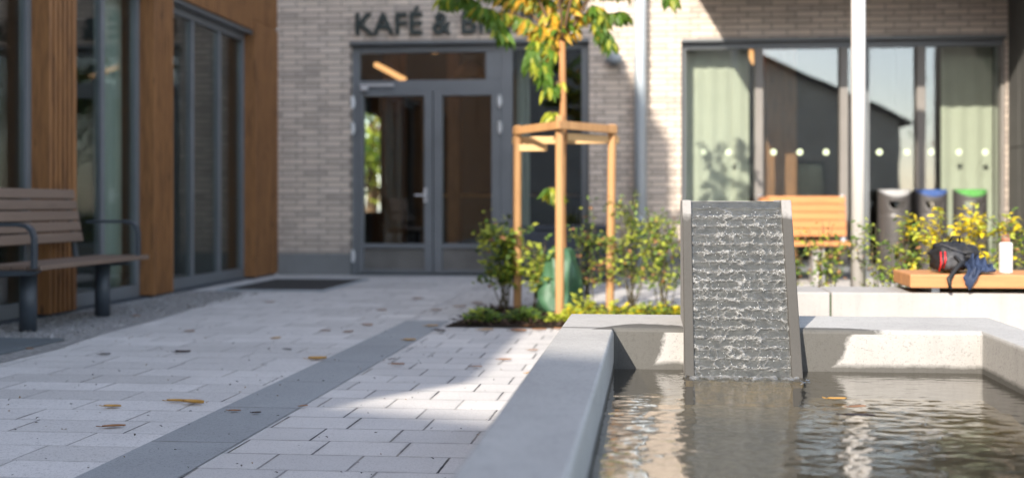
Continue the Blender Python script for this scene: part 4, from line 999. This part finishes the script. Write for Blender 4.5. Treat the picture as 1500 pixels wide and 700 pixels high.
clump(852,468,.18,.20,130, ('sy','yy'), (.8,.2), 'tall bright lime plant at the far end of the basin rim')
clump(905,470,.32,.13,170, ('sy','yy','sg'), (.6,.2,.2), 'lime ground cover clump behind the rim below the right stake')
clump(948,469,.26,.12,130, ('sy','yy','sg'), (.5,.2,.3), 'lime ground cover clump behind the rim close to the cascade')
clump(980,468,.2,.13,110, ('sy','yy','sg'), (.4,.3,.3), 'lime ground cover clump touching the left edge of the cascade')

# ================================================================= FALLEN LEAVES
def fallen(p, L, wd, rot, mat, label, curl=.35, group='fallen leaves on the paving'):
    m = MB(); n = 8; rr = random.Random(int(p[0]*1000)+int(p[1]*777))
    ca, sa = math.cos(rot), math.sin(rot); cz = rr.uniform(.5,1.2)*curl
    def fn(u, v):
        s = u-.5; w = wd*.5*(math.sin(math.pi*min(1, u*1.02+.0))**.75)*(1-.25*u); y = (v-.5)*2*w + .1*wd*math.sin(u*4+rr.random()*.0)
        z = .006 + cz*L*(abs(v-.5)*2)**1.6*.28 + .10*L*(2*s)**2*cz + .012*L*noise.noise(Vector((u*4,v*4,p[0]*9)))
        return (p[0]+(s*L)*ca-y*sa, p[1]+(s*L)*sa+y*ca, p[2]+z)
    m.grid(n, 6, fn); m.tube([fn(0,.5), Vector(fn(0,.5))+Vector((-ca*L*.25,-sa*L*.25,.004))], .0012, 4)
    return tag(m.build('fallen_leaf', mat, smooth=True, origin=p, solid=.0008), label, 'leaf', group)
FL = [(165,597,.075,.042,.1,'fall_y','flat yellow leaf on the pale pavers in front of the bench'), (167,626,.085,.035,.35,'fall_b','brown folded leaf on the pale pavers nearest the left corner'), (284,592,.105,.05,-.15,'fall_y','large curled yellow leaf left of the dark paving band'), (258,589,.08,.03,.1,'fall_y','thin yellow leaf touching the large curled leaf'),
      (344,603,.05,.025,.1,'fall_b','small brown leaf at the near end of the dark paving band'), (376,606,.035,.022,.4,'fall_d','tiny dark leaf on the dark paving band'), (445,596,.035,.02,.7,'fall_b','tiny brown leaf on the right edge of the dark band'), (154,520,.06,.04,.5,'fall_d','small dark brown leaf on the pavers before the bench'), (268,517,.09,.03,.1,'fall_d','long dark leaf on the pavers mid-court'), (279,486,.06,.04,.2,'fall_b','brown leaf on the pavers beyond the bench'),
      (405,496,.06,.045,.9,'fall_y','yellow leaf on the pavers short of the bed'), (422,513,.05,.02,-.2,'fall_d','dark sliver of leaf on the pavers'), (465,527,.10,.06,.3,'fall_y','crumpled yellow-brown leaf near the left edge of the dark band'), (478,485,.06,.04,.1,'fall_b',None), (396,443,.07,.05,.3,'fall_b',None), (200,464,.06,.05,.2,'fall_b','brown leaf on the gravel behind the bench leg'), (43,512,.05,.03,.2,'fall_b','brown leaf on the dark stone slab'),
      (583,535,.07,.03,.1,'fall_b','reddish brown leaf on the right side of the dark band'), (575,527,.04,.03,.8,'fall_d','dark leaf on the right edge of the band'), (633,478,.09,.06,.4,'fall_y','yellow leaf on the far end of the band'), (644,486,.09,.05,-.3,'fall_d','dark brown leaf at the left bed corner'), (600,499,.08,.05,.2,'fall_y','yellow leaf where the band narrows'), (511,487,.06,.04,.6,'fall_b',None), (740,528,.07,.03,.1,'fall_b','orange-brown leaf in the sunlit strip of pavers'), (698,538,.06,.03,.2,'fall_b','brown leaf at the shadow edge on the pavers'),
      (777,548,.05,.03,.4,'fall_y','small yellow leaf in the sun beside the rim'), (781,514,.06,.03,.2,'fall_b','small brown leaf in the sun short of the bed'), (674,450,.10,.06,.3,'fall_b',None), (612,438,.09,.06,.6,'fall_b',None), (539,477,.07,.05,.1,'fall_b',None), (712,484,.10,.06,.2,'fall_y','yellow leaf on the front edge of the bed'), (760,486,.11,.05,-.1,'fall_b','brown leaf on the front edge of the bed'), (790,484,.10,.05,.2,'fall_b','orange leaf on the bed edge near the rim'), (775,478,.09,.06,.6,'fall_b','brown leaf on the soil before the watering bag'), (822,483,.1,.05,.1,'fall_b','brown leaf on the bed edge touching the basin rim'),
      (640,455,.08,.05,.4,'fall_b',None), (700,445,.09,.06,.1,'fall_b',None), (560,455,.07,.05,.5,'fall_b',None)]
for px, py, L, wd, rot, mm, lab in FL:
    p = G(px, py, .006); fallen((p.x, p.y, .005), L, wd, rot, M[mm], lab or 'small brown leaf on the far paving before the doors')
for px, py, L, rot, mm, lab in ((1226,588,.06,.1,'fall_y','orange-yellow leaf floating on the pool'), (1256,600,.055,.3,'fall_b','red-brown leaf floating on the pool'), (1259,613,.085,.0,'fall_d','dark leaf floating lowest on the pool')):
    p = G(px, py, WZ); fallen((p.x, p.y, WZ+.003), L, .028, rot, M[mm], lab, .15, 'leaves floating on the pool')

# ================================================================= NEIGHBOURS ACROSS THE COURT (seen in the window glass, they throw the long shade)
e0, e1 = Vector((-7.2,-8.9)), Vector((.6,-12.02)); dn = Vector((-.40,-1.0)).normalized()
nb = thing('neighbour_block', (-2, -12, 0), 'flat-roofed plaster block across the court behind the viewer', 'building')
m = MB(); m.prism([tuple(e0), tuple(e0+dn*7), tuple(e1+dn*7), tuple(e1)], 'z', 0, 8.0); m.build('wall', M['plastergrey'], nb)
gh = thing('gabled_house', (3.5, -15, 0), 'gabled house across the court with a dark tiled roof', 'building')
m = MB(); m.prism([(-1.5,0), (9.3,0), (9.3,4.05), (2.4,7.2), (-1.5,5.25)], 'y', -22, -14); m.build('wall', M['plaster'], gh)
m = MB(); m.prism([(-1.7,5.15), (2.4,7.22), (9.7,3.87), (9.7,4.0), (2.4,7.36), (-1.7,5.29)], 'y', -22.3, -13.6); m.build('roof', M['roof'], gh)
for i in range(3):
    xx = .2+i*2.6; m = MB(); m.box(xx, xx+1.1, -14.0+.0, -13.96, 1.0, 2.5); f = m.build('window', M['steel'], gh); m = MB(); m.box(xx+.08, xx+1.02, -13.958, -13.95, 1.08, 2.42); m.build('pane', M['glass'], f)
def big_tree(x, y, h, r, mats, wts, label, n=2600, seed=1):
    q = random.Random(seed); t = thing('broadleaf_tree', (x,y,0), label, 'tree'); tk = MB(); cr = MB()
    tk.tube([(x,y,0), (x+.1,y,h*.3), (x,y+.1,h*.7)], [.2,.15,.06], 10)
    cl = []
    for k in range(26):
        an = q.random()*6.28; rr = r*q.random()**.5*.85; zz = h*q.uniform(.35,.97); rr *= 1-.55*max(0,(zz/h-.6)/.4); c = Vector((x+rr*math.cos(an), y+rr*math.sin(an), zz)); cl.append(c)
        tk.tube([(x,y,zz*.6), c], [.05,.015], 6)
    for k in range(n):
        c = q.choice(cl); p = c + Vector((q.gauss(0,1), q.gauss(0,1), q.gauss(0,.8)))*r*.2; L = q.uniform(.13,.24)
        cr.leaf(p, (q.uniform(-1,1), q.uniform(-1,1), q.uniform(-.8,.4)), (q.uniform(-1,1), q.uniform(-1,1), 1), L, L*.6, q.choices(range(len(mats)), wts)[0])
    tk.build('trunk', M['twig'], t, smooth=True); cr.build('crown', [M[k] for k in mats], t)
big_tree(13.2, -13, 8.5, 2.6, ('sg','sr','sd'), (.5,.35,.15), 'large reddish green tree across the court', 3200, 4)
big_tree(17.5, -11, 9.5, 3.0, ('sg','sd','sy'), (.6,.25,.15), 'large green tree further along the court', 3000, 9)
bt_ = W(541,230,25); big_tree(bt_.x, 25, 4.2, 2.0, ('sg','sy'), (.45,.55), 'sunlit green tree seen through the cafe, in the left door glass', 4200, 11)

# ================================================================= CAMERA, RENDER
cam = bpy.data.cameras.new('camera'); co = bpy.data.objects.new('camera', cam); COL.objects.link(co)
co.location = (0, 0, CAMH); co.rotation_euler = (R(90), 0, YAW)
cam.lens = 35; cam.sensor_width = 36; cam.shift_x = -87/1500; cam.shift_y = -50/1500; cam.clip_start = .05; cam.clip_end = 1000
cam.dof.use_dof = True; cam.dof.focus_distance = 3.62; cam.dof.aperture_fstop = 1.4
SC.camera = co
SC.render.engine = 'CYCLES'
cy = SC.cycles; cy.use_denoising = True
try: cy.denoiser = 'OPENIMAGEDENOISE'
except Exception: pass
cy.max_bounces = 10; cy.diffuse_bounces = 4; cy.glossy_bounces = 5; cy.transparent_max_bounces = 24; cy.sample_clamp_indirect = 6; cy.caustics_reflective = False; cy.caustics_refractive = False
vs_ = SC.view_settings; vs_.view_transform = 'Standard'; vs_.look = 'None'; vs_.exposure = 1.68; vs_.gamma = 1
